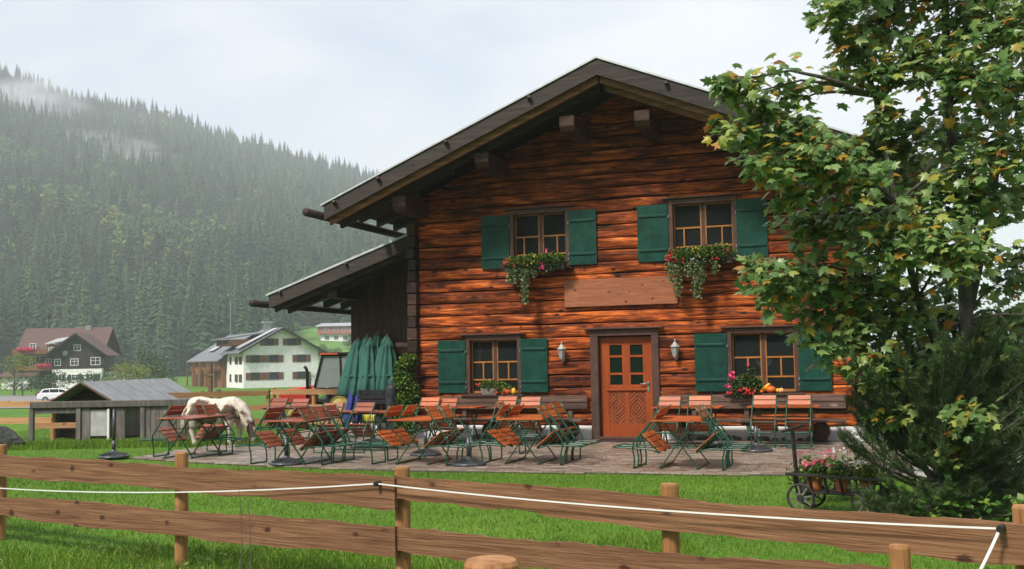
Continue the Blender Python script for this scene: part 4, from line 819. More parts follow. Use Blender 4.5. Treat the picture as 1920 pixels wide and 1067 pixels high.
for a, z in ((-1.9,.82),(-1.5,.60),(-1.2,.80),(-1.75,.45)):
    f = MB().prism([(0,-.07),(.028,-.03),(.02,.02),(.035,.07),(0,.03),(-.015,.06),(-.03,-.02)], -.004, .004); f.build('flame_cutout', BLACKM, t_, loc=(.151*math.cos(a),.151*math.sin(a),z), rot=(0,0,a+math.pi/2))
t_ = thing('garden_bench', 'dark stained bench standing in front of the leaning parasols', 'bench', (-6.5,1.85,0))
for k in range(3): MB().b2(-.42,.42,.18+.012*k,.205+.012*k,.62+k*.12,.72+k*.12).build('back_slat', BLACKM, t_, bevel=.005)
for k in range(3): MB().b2(-.42,.42,-.22+k*.13,-.11+k*.13,.43,.455).build('seat_slat', BLACKM, t_, bevel=.005)
for sx in (-.34,.34): MB().bar((sx,-.2,0),(sx,-.12,.43),.05,.04).build('leg', BLACKM, t_); MB().bar((sx,.24,0),(sx,.2,.96),.05,.04).build('leg', BLACKM, t_); MB().bar((sx,-.2,.40),(sx,.22,.40),.04,.045).build('seat_rail', BLACKM, t_)
t_ = thing('hose_reel', 'yellow garden hose wound on a green and white reel', 'hose reel', (-6.22,1.35,0), (0,0,R_(15)))
YH = paint('yellow hose', (0.62,0.50,0.05), rough=.4); RG = paint('green plastic', (0.02,0.16,0.07), rough=.4); WP = paint('white plastic', (.6,.6,.6), rough=.4)
for k in range(6): MB().tube([(-.10+k*.04, .15*math.cos(a), .34+.15*math.sin(a)) for a in [i*math.pi/9 for i in range(19)]], .021, 6).build('hose_turn', YH, t_, smooth=True)
for sx in (-.135,.135): MB().tube([(sx-.012,0,.34),(sx+.012,0,.34)], .19, 22).build('disc', RG, t_); MB().bar((sx*1.15,-.16,.0),(sx*1.15,0,.36),.03,.02).build('leg', WP, t_); MB().bar((sx*1.15,.16,.0),(sx*1.15,0,.36),.03,.02).build('leg', WP, t_)
# ------------------------------------------------------------------ behind the terrace: fence, horse, shed
def rail_fence(name, lab, P, Q, n, rails, m, post_h=1.0, pr=.06, rh=.14, pm=POSTW):
    P = Vector(P); Q = Vector(Q); d = Q-P; t_ = thing(name, lab, 'fence', P, (0,0,math.atan2(d.y,d.x))); Ln = d.length
    for k in range(n):
        x = Ln*k/(n-1); MB().tube([(x,.06,-.25),(x,.06,post_h*.5),(x,.06,post_h)], [pr*1.05,pr,pr*.95], 10).build('post', pm, t_, smooth=False)
    for z in rails:
        k = 0
        while k < n-1:
            a, b = Ln*k/(n-1), Ln*min(k+2,n-1)/(n-1); q = MB(); m2 = 8; V = []
            for i in range(m2+1):
                x = a+(b-a)*i/m2; e0 = random.uniform(-.006,.006); e1 = random.uniform(-.006,.006); V += [(x,-.02,z-rh/2+e0),(x,-.02,z+rh/2+e1),(x,.0,z+rh/2+e1),(x,.0,z-rh/2+e0)]
            q.add(V, [(i*4+j,(i+1)*4+j,(i+1)*4+(j+1) % 4,i*4+(j+1) % 4) for i in range(m2) for j in range(4)]+[(0,1,2,3),(m2*4+3,m2*4+2,m2*4+1,m2*4)]).build('rail', m, t_); k += 2
    return t_
rail_fence('rail_fence', 'fresh wood rail fence behind the terrace beside the tractor', W(-6.35,28.2), W(-4.1,27.6), 3, (.88,.48,.12), NEWW, .98)
rail_fence('rail_fence', 'rail fence running on behind the grazing horse', W(-9.6,27.0), W(-6.5,28.4), 3, (.86,.48,.12), NEWW, .95)
rail_fence('rail_fence', 'orange brown rail fence beside the rock and the shed', W(-15.5,25.5), W(-10.6,24.6), 4, (.80,.42), NEWW, .92)

# goat shed: low board wall in front, hut with grey sheet roof behind
bw = thing('board_fence', 'low grey board fence with a thick top beam before the hut', 'fence', W(-10.55,23.4), (0,0,YAW))
MB().b2(0,3.55,-.06,.08,.74,.88).build('beam', GREYW, bw, bevel=.01)
for x in (.02,1.05,2.45,3.5): MB().b2(x-.05,x+.05,-.035,.06,-.2,.738).build('post', GREYW, bw, bevel=.006)
for k in range(13):
    x = 1.12+k*.188
    if 1.25 < x < 1.75 or 1.95 < x < 2.3: continue
    MB().b2(x,x+.18,.0,.025,0,.72+random.uniform(-.01,.01)).build('board', GREYW, bw)
MB().b2(1.28,1.66,.01,.02,.12,.68).build('door_sheet', paint('pale sheet', (.42,.42,.40), rough=.5), bw); MB().b2(1.68,1.72,-.03,.02,0,.70).build('white_stake', WHITEP, bw)
for k in range(2): MB().b2(.1,1.0,-.01,.015,.30+k*.32,.42+k*.32).build('rail', NEWW if k == 0 else GREYW, bw)
ROOFG = paint('grey roofing felt', (0.24,0.25,0.26), rough=0.75, vary=.1, nscale=4); SHW = wood('shed brown wood', ((0.3,(0.05,0.03,0.02)),(0.7,(0.17,0.10,0.07))), scale=(2,8,8))
hut = thing('animal_hut', 'low wooden animal hut with shallow grey felt roof', 'hut', W(-9.80,24.3), (0,0,YAW-R_(6)))
hw_, hd, hz_, he = .92, 4.6, 1.29, .78
for sx in (-1,1):
    q = MB(); o = 1.0; q.add([(0,0,hz_),(sx*hw_*1.0,0,he-.02),(sx*hw_,hd,he-.02),(0,hd,hz_),(0,0,hz_-.04),(sx*hw_,0,he-.06),(sx*hw_,hd,he-.06),(0,hd,hz_-.04)], ((0,1,2,3),(7,6,5,4),(0,4,5,1),(1,5,6,2),(2,6,7,3))); q.build('roof_sheet', ROOFG, hut)
    MB().bar((0,-.03,hz_-.02),(sx*(hw_+.02),-.03,he-.06),.03,.09,(0,1,0)).build('barge_board', SHW, hut)
    for k in range(1,5): MB().bar((0,hd*k/5,hz_+.012),(sx*hw_,hd*k/5,he-.008),.02,.015,(0,1,0)).build('roof_seam', ROOFG, hut)
    MB().b2(sx*(hw_-.14)-.02,sx*(hw_-.14)+.02,.25,hd-.2,0,he-.08).build('wall', GREYW, hut)
MB().add([(-hw_+.14,.5,0),(hw_-.14,.5,0),(hw_-.14,.5,he-.02),(0,.5,hz_-.08),(-hw_+.14,.5,he-.02)], [(0,1,2,3,4)]).build('gable_wall', DARKW, hut)
MB().b2(-hw_,hw_,-.01,.05,he-.03,he+.03).build('tie_beam', SHW, hut)
# the grazing pony
def horse_mat():
    m, t, b = mat('pony coat'); tc = N(t,'ShaderNodeTexCoord'); n = N(t,'ShaderNodeTexNoise', Scale=7.0, Detail=4.0); t.links.new(tc.outputs['Object'], n.inputs['Vector'])
    acc = None
    for c, r in (((-.22,-.24,.70),.27),((-.05,-.26,.56),.22),((.40,-.18,.66),.18),((.60,0,.60),.17),((.74,0,.36),.22),((-.34,.2,.66),.25)):
        d = N(t,'ShaderNodeVectorMath', operation='DISTANCE'); d.inputs[1].default_value = c; t.links.new(tc.outputs['Object'], d.inputs[0])
        s = N(t,'ShaderNodeMath', operation='DIVIDE'); s.inputs[1].default_value = r; t.links.new(d.outputs['Value'], s.inputs[0])
        if acc is None: acc = s.outputs[0]
        else:
            mn = N(t,'ShaderNodeMath', operation='MINIMUM'); t.links.new(acc, mn.inputs[0]); t.links.new(s.outputs[0], mn.inputs[1]); acc = mn.outputs[0]
    ad = N(t,'ShaderNodeMath', operation='MULTIPLY_ADD'); ad.inputs[1].default_value = .9; t.links.new(n.outputs[0], ad.inputs[0]); t.links.new(acc, ad.inputs[2])
    r = ramp(t, ((.0,(.07,.04,.028)),(1.0,(.12,.075,.05)))); r.color_ramp.elements.new(.9); r.color_ramp.elements[0].position = 0
    mr = N(t,'ShaderNodeMapRange'); mr.inputs[1].default_value = 1.28; mr.inputs[2].default_value = 1.5; t.links.new(ad.outputs[0], mr.inputs[0])
    mx_ = N(t,'ShaderNodeMixRGB'); mx_.inputs[1].default_value = (.10,.058,.038,1); t.links.new(mr.outputs[0], mx_.inputs[0])
    wr = ramp(t, ((.3,(.44,.37,.28)),(.65,(.68,.62,.53)))); t.links.new(n.outputs[0], wr.inputs[0]); t.links.new(wr.outputs[0], mx_.inputs[2])
    t.links.new(mx_.outputs[0], b.inputs['Base Color']); b.inputs['Roughness'].default_value = .8
    n2 = N(t,'ShaderNodeTexNoise', Scale=45.0, Detail=3.0); t.links.new(tc.outputs['Object'], n2.inputs['Vector']); bp = N(t,'ShaderNodeBump', Strength=.35, Distance=.02); t.links.new(n2.outputs[0], bp.inputs['Height']); t.links.new(bp.outputs[0], b.inputs['Normal']); return m
hb = MB()
hb.tube([(-.62,0,.74),(-.55,0,.76),(-.40,0,.755),(-.15,0,.70),(.12,0,.69),(.32,0,.73),(.46,0,.74),(.55,0,.70)], [.10,.22,.255,.26,.265,.265,.22,.10], 16)
hb.ell((-.44,0,.80),(.22,.22,.20)); hb.ell((.36,0,.82),(.20,.17,.18)); hb.ell((-.02,0,.60),(.36,.24,.20))
hb.tube([(.42,0,.80),(.56,0,.72),(.68,0,.56),(.74,0,.42)], [.19,.165,.135,.115], 12)       # neck reaching down
hb.tube([(.71,0,.47),(.77,0,.36),(.80,0,.24),(.81,0,.13),(.805,0,.07)], [.10,.105,.085,.065,.05], 12)   # head
for sy in (-1,1):
    hb.tube([(.78,sy*.05,.42),(.80,sy*.085,.47),(.82,sy*.075,.53)], [.03,.03,.008], 6)
    fx = .40+.05*sy; hb.tube([(.40,sy*.13,.62),(fx+.0,sy*.135,.44),(fx+.01,sy*.13,.30),(fx,sy*.13,.24),(fx-.01,sy*.13,.10),(fx+.02,sy*.13,.045),(fx+.03,sy*.13,.0)], [.12,.078,.058,.050,.042,.058,.062], 10)
    bx = -.46-.07*sy; hb.tube([(-.46,sy*.13,.70),(-.42,sy*.15,.54),(bx-.05,sy*.14,.38),(bx-.09,sy*.14,.30),(bx-.05,sy*.14,.12),(bx-.03,sy*.14,.045),(bx-.01,sy*.14,.0)], [.18,.145,.085,.062,.045,.060,.064], 10)
HORSEM = horse_mat(); HAIR = paint('cream horse hair', (.50,.42,.32), rough=.8, vary=.2, nscale=20); DHAIR = paint('brown forelock', (.10,.06,.04), rough=.8)
horse = thing('pony', 'white and brown patched pony grazing with its head down beside the terrace', 'horse', W(-6.12,22.05,-.03), (0,0,YAW+R_(-14)))
ho = hb.build('body', HORSEM, horse, smooth=True)
rm = ho.modifiers.new('remesh','REMESH'); rm.mode = 'VOXEL'; rm.voxel_size = .024; rm.use_smooth_shade = True; sm = ho.modifiers.new('smooth','SMOOTH'); sm.factor = .6; sm.iterations = 7
tl = MB()
for k in range(26): a = random.uniform(-.05,.05); b_ = random.uniform(-.06,.06); tl.tube([(-.66,a*.4,.80),(-.74+b_*.3,a*.7,.68),(-.76+b_*.6,a,.45),(-.74+b_,a*1.3,.16+random.uniform(0,.12))], [.022,.024,.020,.004], 5)
tl.build('tail', HAIR, horse, smooth=True)
mn = MB()
for k in range(46):
    u = random.random(); x = .44+.30*u; z = .985-.50*u; s = random.choice((-1,-1,1)); l = random.uniform(.16,.30)
    mn.tube([(x,0,z),(x+.02,s*.13,z-.06),(x+.03+random.uniform(-.03,.03),s*.165,z-l)], [.016,.02,.004], 5)
for k in range(10): mn.tube([(.80,random.uniform(-.03,.03),.47),(.87,random.uniform(-.05,.05),.34),(.87,random.uniform(-.06,.06),.20)], [.012,.014,.003], 5)
mn.build('mane', HAIR, horse, smooth=True)
# rock
rk = MB().ell((0,0,.12),(.62,.42,.30),14,9); rk.v = [(x*(1+.14*math.sin(y*9+z*7)), y, z*(1+.18*math.sin(x*6+1))) for x, y, z in rk.v]
tag(rk.build('boulder', paint('dark mossy rock', (.045,.05,.04), rough=.9, vary=.4, nscale=5), loc=W(-10.75,22.3,-.05)), 'dark mossy boulder lying in the grass before the shed', 'boulder')
tag(MB().tube([(-.45,0,.30),(.0,0,.12),(.25,0,.02)],[.09,.08,.06],9).build('driftwood', GREYW, loc=W(-10.55,21.6,0.02)), 'weathered grey log end lying against the boulder', 'log')
# wooden cross and lone posts
cr = thing('wayside_post', 'tall brown wooden post with a short crossarm in the meadow', 'post', W(-13.6,48,float(terrain(-13.6,48)))); MB().b2(-.08,.08,-.08,.08,-.3,2.25).build('shaft', SHW, cr, bevel=.01); MB().b2(-.30,.34,-.11,-.081,1.70,1.80).build('arm', SHW, cr, bevel=.01)
for s, t, h, lab in ((-11.6,42,1.0,'short weathered fence post beside the crossarm post'),(-9.0,47,1.5,'round grey fence post in the meadow before the white farmhouse'),(-7.3,44,.75,'stubby fence post in the meadow before the white farmhouse'),(-16.6,42,.9,'squat fence post beside the hut roof')):
    tag(MB().tube([(0,0,-.2),(0,0,h*.5),(0,0,h)],[.12,.115,.11],9).build('fence_post', GREYW, loc=W(s,t,float(terrain(s,t)))), lab, 'post')
TAPE = paint('white electric tape', (.78,.78,.76), rough=.5, vary=.04)
p0, p1 = W(-17,43,float(terrain(-17,43))+.62), W(-5.9,44.5,float(terrain(-6,44.5))+.95)
tag(MB().bar(p0, p1, .02, .045).build('fence_tape', TAPE), 'white electric fence tape stretched across the far meadow', 'fence tape')

# ------------------------------------------------------------------ tractor and car
REDP = paint('red tractor paint', (.55,.045,.03), rough=.35, vary=.08); RUB = paint('tyre rubber', (.02,.02,.021), rough=.8); YRIM = paint('yellow rim', (.55,.42,.12), rough=.5); CABG = glass('cab glass', (.32,.36,.36), .08, .75)
tr = thing('tractor', 'red compact tractor with black cab parked behind the rail fence', 'tractor', W(-5.35,31.2,float(terrain(-5.1,31.2))), (0,0,YAW+R_(6)))
def wheel(x, y, r, w, par, rim=YRIM):
    q = MB().tube([(x,y-w/2,r),(x,y-w/2+.05,r),(x,y+w/2-.05,r),(x,y+w/2,r)],[r*.9,r,r,r*.9],26).build('wheel', RUB, par)
    for k in range(18):
        a = k*math.pi/9; MB().box((x+r*1.0*math.cos(a),y,r+r*1.0*math.sin(a)),(.05,w*.9,.05),Matrix.Rotation(-a,3,'Y')).build('lug', RUB, q) if r > .3 else None
    for sy in (-1,1): MB().lathe([(r*.60,-.01),(r*.58,.02),(r*.45,.0),(.1,.03),(.0,.03)],22,(x,y+sy*(w/2+.002),r),rot=Matrix.Rotation(sy*-math.pi/2,3,'X')).build('rim', rim, q)
for sy in (-.55,.55): wheel(.30,sy,.46,.28,tr); wheel(-1.05,sy*.9,.30,.2,tr)
bo = MB().prism([(-1.45,.50),(-1.45,.84),(-1.30,.93),(-.35,1.06),(-.35,.45)], -.33, .33).build('hood', REDP, tr, bevel=.04); MB().b2(-1.5,-.1,-.2,.2,.32,.55).build('chassis', BLACKM, tr)
for k in range(4): MB().b2(-1.458,-1.449,-.22,.22,.62+k*.08,.66+k*.08).build('grille_slot', BLACKM, bo)
MB().tube([(-.62,-.37,.6),(-.62,-.37,1.42),(-.66,-.37,1.55),(-.72,-.37,1.58)], .045, 10).build('exhaust_pipe', BLACKM, tr, smooth=True)
cab = MB()
P_ = {'a':(-.42,.95),'b':(-.18,1.90),'c':(.85,1.90),'d':(.92,.62),'e':(.40,.85)}
for sy in (-.52,.52):
    for u, v in (('a','b'),('b','c'),('c','d'),('a','e')): cab.bar((P_[u][0],sy,P_[u][1]),(P_[v][0],sy,P_[v][1]),.06,.06,(0,1,0))
    cab.bar((.36,sy,.6),(.32,sy,1.9),.05,.05,(0,1,0))
cab.b2(-.30,.95,-.58,.58,1.90,1.98); cab.b2(.2,.95,-.6,.6,.86,.98); cab.b2(-.40,.92,-.53,.53,.58,.64); cabo = cab.build('cab', BLACKM, tr, bevel=.012)
for sy in (-.52,.52): MB().add([(-.38,sy,.98),(-.17,sy,1.86),(.32,sy,1.86),(.36,sy,.98)],[(0,1,2,3)]).build('side_pane', CABG, cabo); MB().add([(.38,sy,.98),(.36,sy,1.86),(.82,sy,1.86),(.88,sy,.98)],[(0,1,2,3)]).build('side_pane', CABG, cabo)
MB().add([(-.41,-.48,.98),(-.41,.48,.98),(-.19,.48,1.86),(-.19,-.48,1.86)],[(0,1,2,3)]).build('windscreen', CABG, cabo); MB().b2(-.26,.25,-.585,-.581,1.915,1.965).build('lamp_strip', paint('orange lamp strip',(.6,.12,.05)), cabo)
for sy in (-.6,.6): MB().prism([(-.02,.70),(.0,.98),(.62,.98),(.70,.62),(.6,.62),(.55,.9),(.08,.9)], sy-.14, sy+.14).build('mudguard', BLACKM, tr)
MB().b2(.2,.55,-.25,.25,.62,.75).build('seat', BLACKM, cabo); MB().b2(.48,.56,-.24,.24,.75,1.2).build('seat_back', BLACKM, cabo)
CARW = paint('white car paint', (.75,.76,.78), rough=.2, vary=.02, bump=0); CARG = glass('dark car glass', (.03,.035,.04), .05, .9)
car = thing('parked_car', 'white estate car parked on the farm road before the hut', 'car', W(-49.0,116,float(terrain(-49,116))+.06), (0,0,YAW+R_(8)))
body = [(-2.25,.32),(-2.32,.62),(-2.26,.92),(-1.95,1.02),(-1.65,1.05),(.75,1.02),(1.85,.88),(2.25,.70),(2.3,.36),(1.85,.28),(-1.8,.28)]
MB().prism(body,-.86,.86).build('body', CARW, car, bevel=.09)
MB().prism([(-2.1,.98),(-1.78,1.42),(-1.2,1.49),(.0,1.48),(.5,1.36),(1.15,1.0)],-.72,.72).build('roof', CARW, car, bevel=.06)
for sy in (-.727,.727):
    for pl in ([(-1.88,1.06),(-1.62,1.37),(-1.1,1.41),(-1.05,1.06)],[(-.98,1.06),(-1.03,1.42),(-.15,1.42),(-.1,1.06)],[(-.03,1.06),(-.08,1.42),(.32,1.36),(.85,1.06)]): MB().prism(pl,sy-.004,sy+.004).build('side_window', CARG, car)
for x in (-1.42,1.45):
    for sy in (-.80,.80):
        q = MB().tube([(x,sy-.11,.32),(x,sy+.11,.32)],.33,20).build('wheel', RUB, car, bevel=.03); MB().tube([(x,sy-.116,.32),(x,sy+.116,.32)],.20,14).build('rim', GALV, q)
for sy in (-.6,.6): MB().b2(-2.33,-2.24,sy-.16,sy+.16,.74,.92).build('tail_light', paint('red lamp',(.5,.03,.03),rough=.2), car); MB().b2(2.1,2.27,sy-.18,sy+.18,.66,.78).build('headlight', GALV, car)
lp = thing('log_pile', 'low pile of brown felled logs lying beside the farm road', 'log pile', W(-52.5,128,float(terrain(-52,128))), (0,0,YAW+R_(5)))
for k in range(9): r_, c_ = divmod(k,5); MB().tube([(-4.2+random.uniform(-.5,.5),c_*.55+r_*.28,.27+r_*.46),(4.2+random.uniform(-.5,.5),c_*.55+r_*.28,.27+r_*.46)],[.27,.24],10).build('log', SHW, lp)
bk = thing('firewood_stack', 'reddish stack of split firewood beside the log pile', 'firewood stack', W(-45.8,119,float(terrain(-46,119))), (0,0,YAW))
for r_ in range(10):
    for c_ in range(11): MB().box((-1.5+c_*.3+random.uniform(-.03,.03),0,.1+r_*.19),(.27,.9,.17),Matrix.Rotation(random.uniform(-.1,.1),3,'Y')).build('billet', SHW if random.random() < .5 else DOORP, bk)

# ------------------------------------------------------------------ farmhouses
RED = paint('red brown roof tiles', (.10,.052,.044), rough=.7, vary=.15, nscale=2); DKW = wood('dark brown cladding', ((.3,(.016,.012,.010)),(.7,(.05,.034,.027))), scale=(8,8,1)); ORW = wood('orange barn wood', ((.3,(.14,.055,.025)),(.7,(.30,.13,.06))), scale=(8,8,1)); GRT = paint('grey roof tiles', (.155,.165,.18), rough=.5, vary=.12, nscale=3)
SHB = paint('brown shutter', (.16,.07,.045), rough=.6); DKG = glass('far window glass', (.04,.05,.06), .08, .95); SNOW = paint('pale metal roof', (.5,.52,.54), rough=.35, metal=.2)
def gable_block(root, x0, x1, y0, y1, z0, ze, zp, wall_m, roof_m, over=.6, axis='y', rt=.18, low=None, chim=None):
    """block with a gable roof; ridge along local y (gable faces -y) or along x"""
    xm_ = (x0+x1)/2; ym = (y0+y1)/2; nm = 'wall'
    if axis == 'y':
        MB().prism([(x0,z0),(x1,z0),(x1,ze),(xm_,zp),(x0,ze)], y0, y1).build(nm, wall_m, root)
        sl = (zp-ze)/((x1-x0)/2)
        for sg, xe in ((-1,x0-over),(1,x1+over)):
            zE = ze-sl*over; q = MB().add([(xm_,y0-over,zp+rt),(xe,y0-over,zE+rt),(xe,y1+over,zE+rt),(xm_,y1+over,zp+rt),(xm_,y0-over,zp+.02),(xe,y0-over,zE+.02),(xe,y1+over,zE+.02),(xm_,y1+over,zp+.02)], ((0,1,2,3),(7,6,5,4),(0,4,5,1),(1,5,6,2),(2,6,7,3))).build('roof', roof_m, root)
            MB().add([(xm_,y0-over-.05,zp+rt+.03),(xe,y0-over-.05,zE+rt+.03),(xe,y0-over-.05,zE-.12),(xm_,y0-over-.05,zp-.12),(xm_,y0-over,zp+rt+.03),(xe,y0-over,zE+rt+.03),(xe,y0-over,zE-.12),(xm_,y0-over,zp-.12)], ((0,1,2,3),(7,6,5,4),(0,4,5,1),(1,5,6,2),(2,6,7,3))).build('barge_board', DKW, q)
    else:
        MB().prism([(y0,z0),(y1,z0),(y1,ze),(ym,zp),(y0,ze)], x0, x1, 'x').build(nm, wall_m, root)
        sl = (zp-ze)/((y1-y0)/2)
        for ye in (y0-over, y1+over):
            zE = ze-sl*over; q = MB().add([(x0-over,ym,zp+rt),(x0-over,ye,zE+rt),(x1+over,ye,zE+rt),(x1+over,ym,zp+rt),(x0-over,ym,zp+.02),(x0-over,ye,zE+.02),(x1+over,ye,zE+.02),(x1+over,ym,zp+.02)], ((0,1,2,3),(7,6,5,4),(0,4,5,1),(1,5,6,2),(2,6,7,3))).build('roof', roof_m, root)
def wnd(root, x, z, w, h, face, m=WHITEP, sh=None, at=0, bars=True):
    """window on a -y face (face='y', at=y) or a -x / +x face"""
    def tr_(mb): 
        if face == 'y': return mb
        mb.v = [(at-(v[1]-at)*(-1 if face == '-x' else 1)*1.0, v[0], v[2]) if False else ((at+(v[1]-at)) if face == '-x' else (at-(v[1]-at)), v[0], v[2]) for v in mb.v]; return mb
    y = at
    f = MB(); f.b2(x-w/2-.1,x-w/2,y-.06,y+.05,z-h/2-.1,z+h/2+.1); f.b2(x+w/2,x+w/2+.1,y-.06,y+.05,z-h/2-.1,z+h/2+.1); f.b2(x-w/2,x+w/2,y-.06,y+.05,z+h/2,z+h/2+.1); f.b2(x-w/2,x+w/2,y-.06,y+.05,z-h/2-.1,z-h/2)
    if bars: f.b2(x-.035,x+.035,y-.05,y,z-h/2,z+h/2); f.b2(x-w/2,x+w/2,y-.048,y,z+.1,z+.16)
    wo = tr_(f).build('window', m, root); tr_(MB().b2(x-w/2,x+w/2,y-.028,y-.02,z-h/2,z+h/2)).build('pane', DKG, wo)
    if sh is not None:
        for sx in (-1,1): tr_(MB().b2(x+sx*(w/2+.1+w*.24)-w*.22,x+sx*(w/2+.1+w*.24)+w*.22,y-.07,y-.012,z-h/2-.05,z+h/2+.05)).build('shutter', sh, wo)
# white farmhouse with the long barn
tz = float(terrain(-37,176)); fh = thing('white_farmhouse', 'large white farmhouse with brown shutters and a long grey barn roof', 'farmhouse', W(-43.4,172,tz), (0,0,YAW+R_(29)))
gable_block(fh, 0, 12.5, 0, 11, -.5, 6.1, 9.6, WHITEP, GRT, 1.0)
gable_block(fh, -.8, 13.2, 11.01, 34, -.5, 4.9, 9.3, ORW, GRT, .8)
for x, z in ((4.2,7.4),(8.0,7.4)): wnd(fh, x, z, 1.5, 1.0, 'y', SHB, SHB, 0, False)
for z in (1.9,4.7):
    for x in (1.9,5.0,9.6): wnd(fh, x, z, 1.5, 1.05, 'y', SHB, SHB, 0, False)
for z in (1.6,4.5):
    for y in (1.8,4.4,8.2): wnd(fh, y, z, .9, 1.1, '-x', SHB, SHB if y < 8 else None, 0, False)
MB().b2(-1.0,4.0,5.4,14.0,7.0,8.0).build('dormer', ORW, fh); MB().add([(-1.8,5.0,8.0),(5.8,5.0,9.1),(5.8,14.4,9.1),(-1.8,14.4,8.0),(-1.8,5.0,8.22),(5.8,5.0,9.32),(5.8,14.4,9.32),(-1.8,14.4,8.22)], ((3,2,1,0),(4,5,6,7),(0,1,5,4),(1,2,6,5),(2,3,7,6),(3,0,4,7))).build('dormer_roof', GRT, fh)
for k in range(4): wnd(fh, 6.6+k*2.1, 7.5, 1.2, .6, '-x', ORW, None, -1.0, False)
MB().add([(-.6,1.9,6.42),(5.9,1.9,9.66),(5.9,4.8,9.66),(-.6,4.8,6.42)], [(0,1,2,3)]).build('metal_roof_strip', SNOW, fh, loc=(0,-1.4,.12))
MB().b2(5.6,6.7,7.4,8.4,9.0,10.9).build('chimney', GALV, fh); MB().b2(5.4,6.9,7.2,8.6,10.9,11.05).build('chimney_cap', SNOW, fh)
MB().add([(.8,24,6.46),(3.6,24,8.04),(3.6,28,8.04),(.8,28,6.46)], [(0,1,2,3)]).build('skylight', SNOW, fh)
for y, w, h in ((14,2.0,2.6),(19,1.2,2.2),(24,2.6,3.0),(29,1.4,2.2)): MB().b2(-.87,-.80,y,y+w,0,h).build('barn_door', DKW if y != 19 else WHITEP, fh)
for y in (12,17.5,22.5,27.5,33): MB().b2(-1.9,-1.65,y,y+.25,-.3,4.4).build('barn_post', ORW, fh)
MB().b2(-2.1,-.8,11.2,16,2.9,3.8).build('balcony', ORW, fh); MB().b2(-.82,-.78,11.1,33.9,.0,4.8).build('barn_cladding', ORW, fh)
MB().tube([(6.2,33,9.2),(6.2,33,16)],.07,6).build('antenna_mast', GALV, fh)
MB().b2(12.6,16.5,1,8,2.6,2.8).build('porch_roof', GRT, fh); MB().b2(12.6,15.8,2,8,-.3,2.5).build('porch', WHITEP, fh)
# brown farmhouse with red roof
tz = float(terrain(-82,205)); fr_ = thing('brown_farmhouse', 'dark timber farmhouse with a red roof, white windows and pink balcony flowers', 'farmhouse', W(-95.0,205,tz), (0,0,YAW+R_(4)))
gable_block(fr_, 0, 14.5, 2.0, 12, -.5, 7.2, 11.6, DKW, RED, 1.2, 'x')
gable_block(fr_, 7.6, 16.8, -3.5, 2.2, 3.6, 6.9, 10.2, DKW, RED, 1.4)
MB().b2(7.62,16.78,-3.48,2.1,-.5,3.6).build('ground_floor', WHITEP, fr_)
for x, z, w, h in ((12.2,7.6,1.1,1.0),(11.7,4.9,1.3,1.1),(8.6,4.9,1.0,1.1),(15.6,5.0,1.6,1.3)): wnd(fr_, x, z, w, h, 'y', WHITEP, DKW, -3.5)
for x, w in ((8.8,1.1),(11.9,1.3),(15.2,1.2)): wnd(fr_, x, 2.0, w, 1.0, 'y', WHITEP, GREENP, -3.48)
MB().lathe([(.5,0),(.52,.06),(.3,.14),(0,.16)],18,(10.0,-3.6,6.6),rot=Matrix.Rotation(math.pi/2,3,'X')).build('satellite_dish', GALV, fr_)
for z in (3.4,6.6):
    MB().b2(-1.4,7.5,.7,2.0,z-.15,z).build('balcony_floor', DKW, fr_); MB().b2(-1.4,7.5,.6,.7,z,z+.95).build('balcony_rail', ORW, fr_)
    leaf_quads(blob_pts(500,(1.2 if z > 5 else 4.8,.45,z+.95),(1.8,.3,.45)), .22, PINKF, 'balcony_flowers', fr_)
for x, z in ((2.0,5.0),(5.0,5.0),(2.0,8.0),(5.5,8.0),(6.6,5.0),(2.0,1.8),(5.0,1.8)): wnd(fr_, x, z, 1.0, 1.2, 'y', WHITEP, None, 2.0)
MB().b2(6.2,9.0,-2.2,2.0,6.4,8.3).build('dormer', ORW, fr_); MB().add([(5.9,-2.6,8.3),(9.4,-2.6,8.9),(9.4,4,9.9),(5.9,4,9.4),(5.9,-2.6,8.5),(9.4,-2.6,9.1),(9.4,4,10.1),(5.9,4,9.6)], ((3,2,1,0),(4,5,6,7),(0,1,5,4),(1,2,6,5),(2,3,7,6),(3,0,4,7))).build('dormer_roof', SNOW, fr_)
for x in (6.9,8.2): wnd(fr_, x, 7.3, .7, .9, 'y', WHITEP, None, -2.2)
MB().b2(10.5,11.5,6.4,7.4,10.8,12.2).build('chimney', GALV, fr_); MB().tube([(3.2,7,11.6),(3.2,7,13.6)],.07,6).lathe([(.0,13.4),(.45,13.9),(.35,14.6),(.0,15.0)],8,(3.2,7,0)).build('bell_turret', DKW, fr_)
MB().b2(17,20.5,-2,4,-.5,3.0).build('annex', WHITEP, fr_); MB().add([(16.8,-2.6,3.6),(21,-2.6,2.8),(21,4.4,2.8),(16.8,4.4,3.6),(16.8,-2.6,3.8),(21,-2.6,3.0),(21,4.4,3.0),(16.8,4.4,3.8)], ((3,2,1,0),(4,5,6,7),(0,1,5,4),(1,2,6,5),(2,3,7,6),(3,0,4,7))).build('annex_roof', RED, fr_)
MB().b2(-2,3,-2.5,1.0,-.5,2.2).build('porch', WHITEP, fr_); MB().add([(-3,-3,2.2),(4,-3,2.2),(4,2,3.2),(-3,2,3.2),(-3,-3,2.35),(4,-3,2.35),(4,2,3.35),(-3,2,3.35)], ((3,2,1,0),(4,5,6,7),(0,1,5,4),(1,2,6,5),(2,3,7,6),(3,0,4,7))).build('porch_roof', RED, fr_)
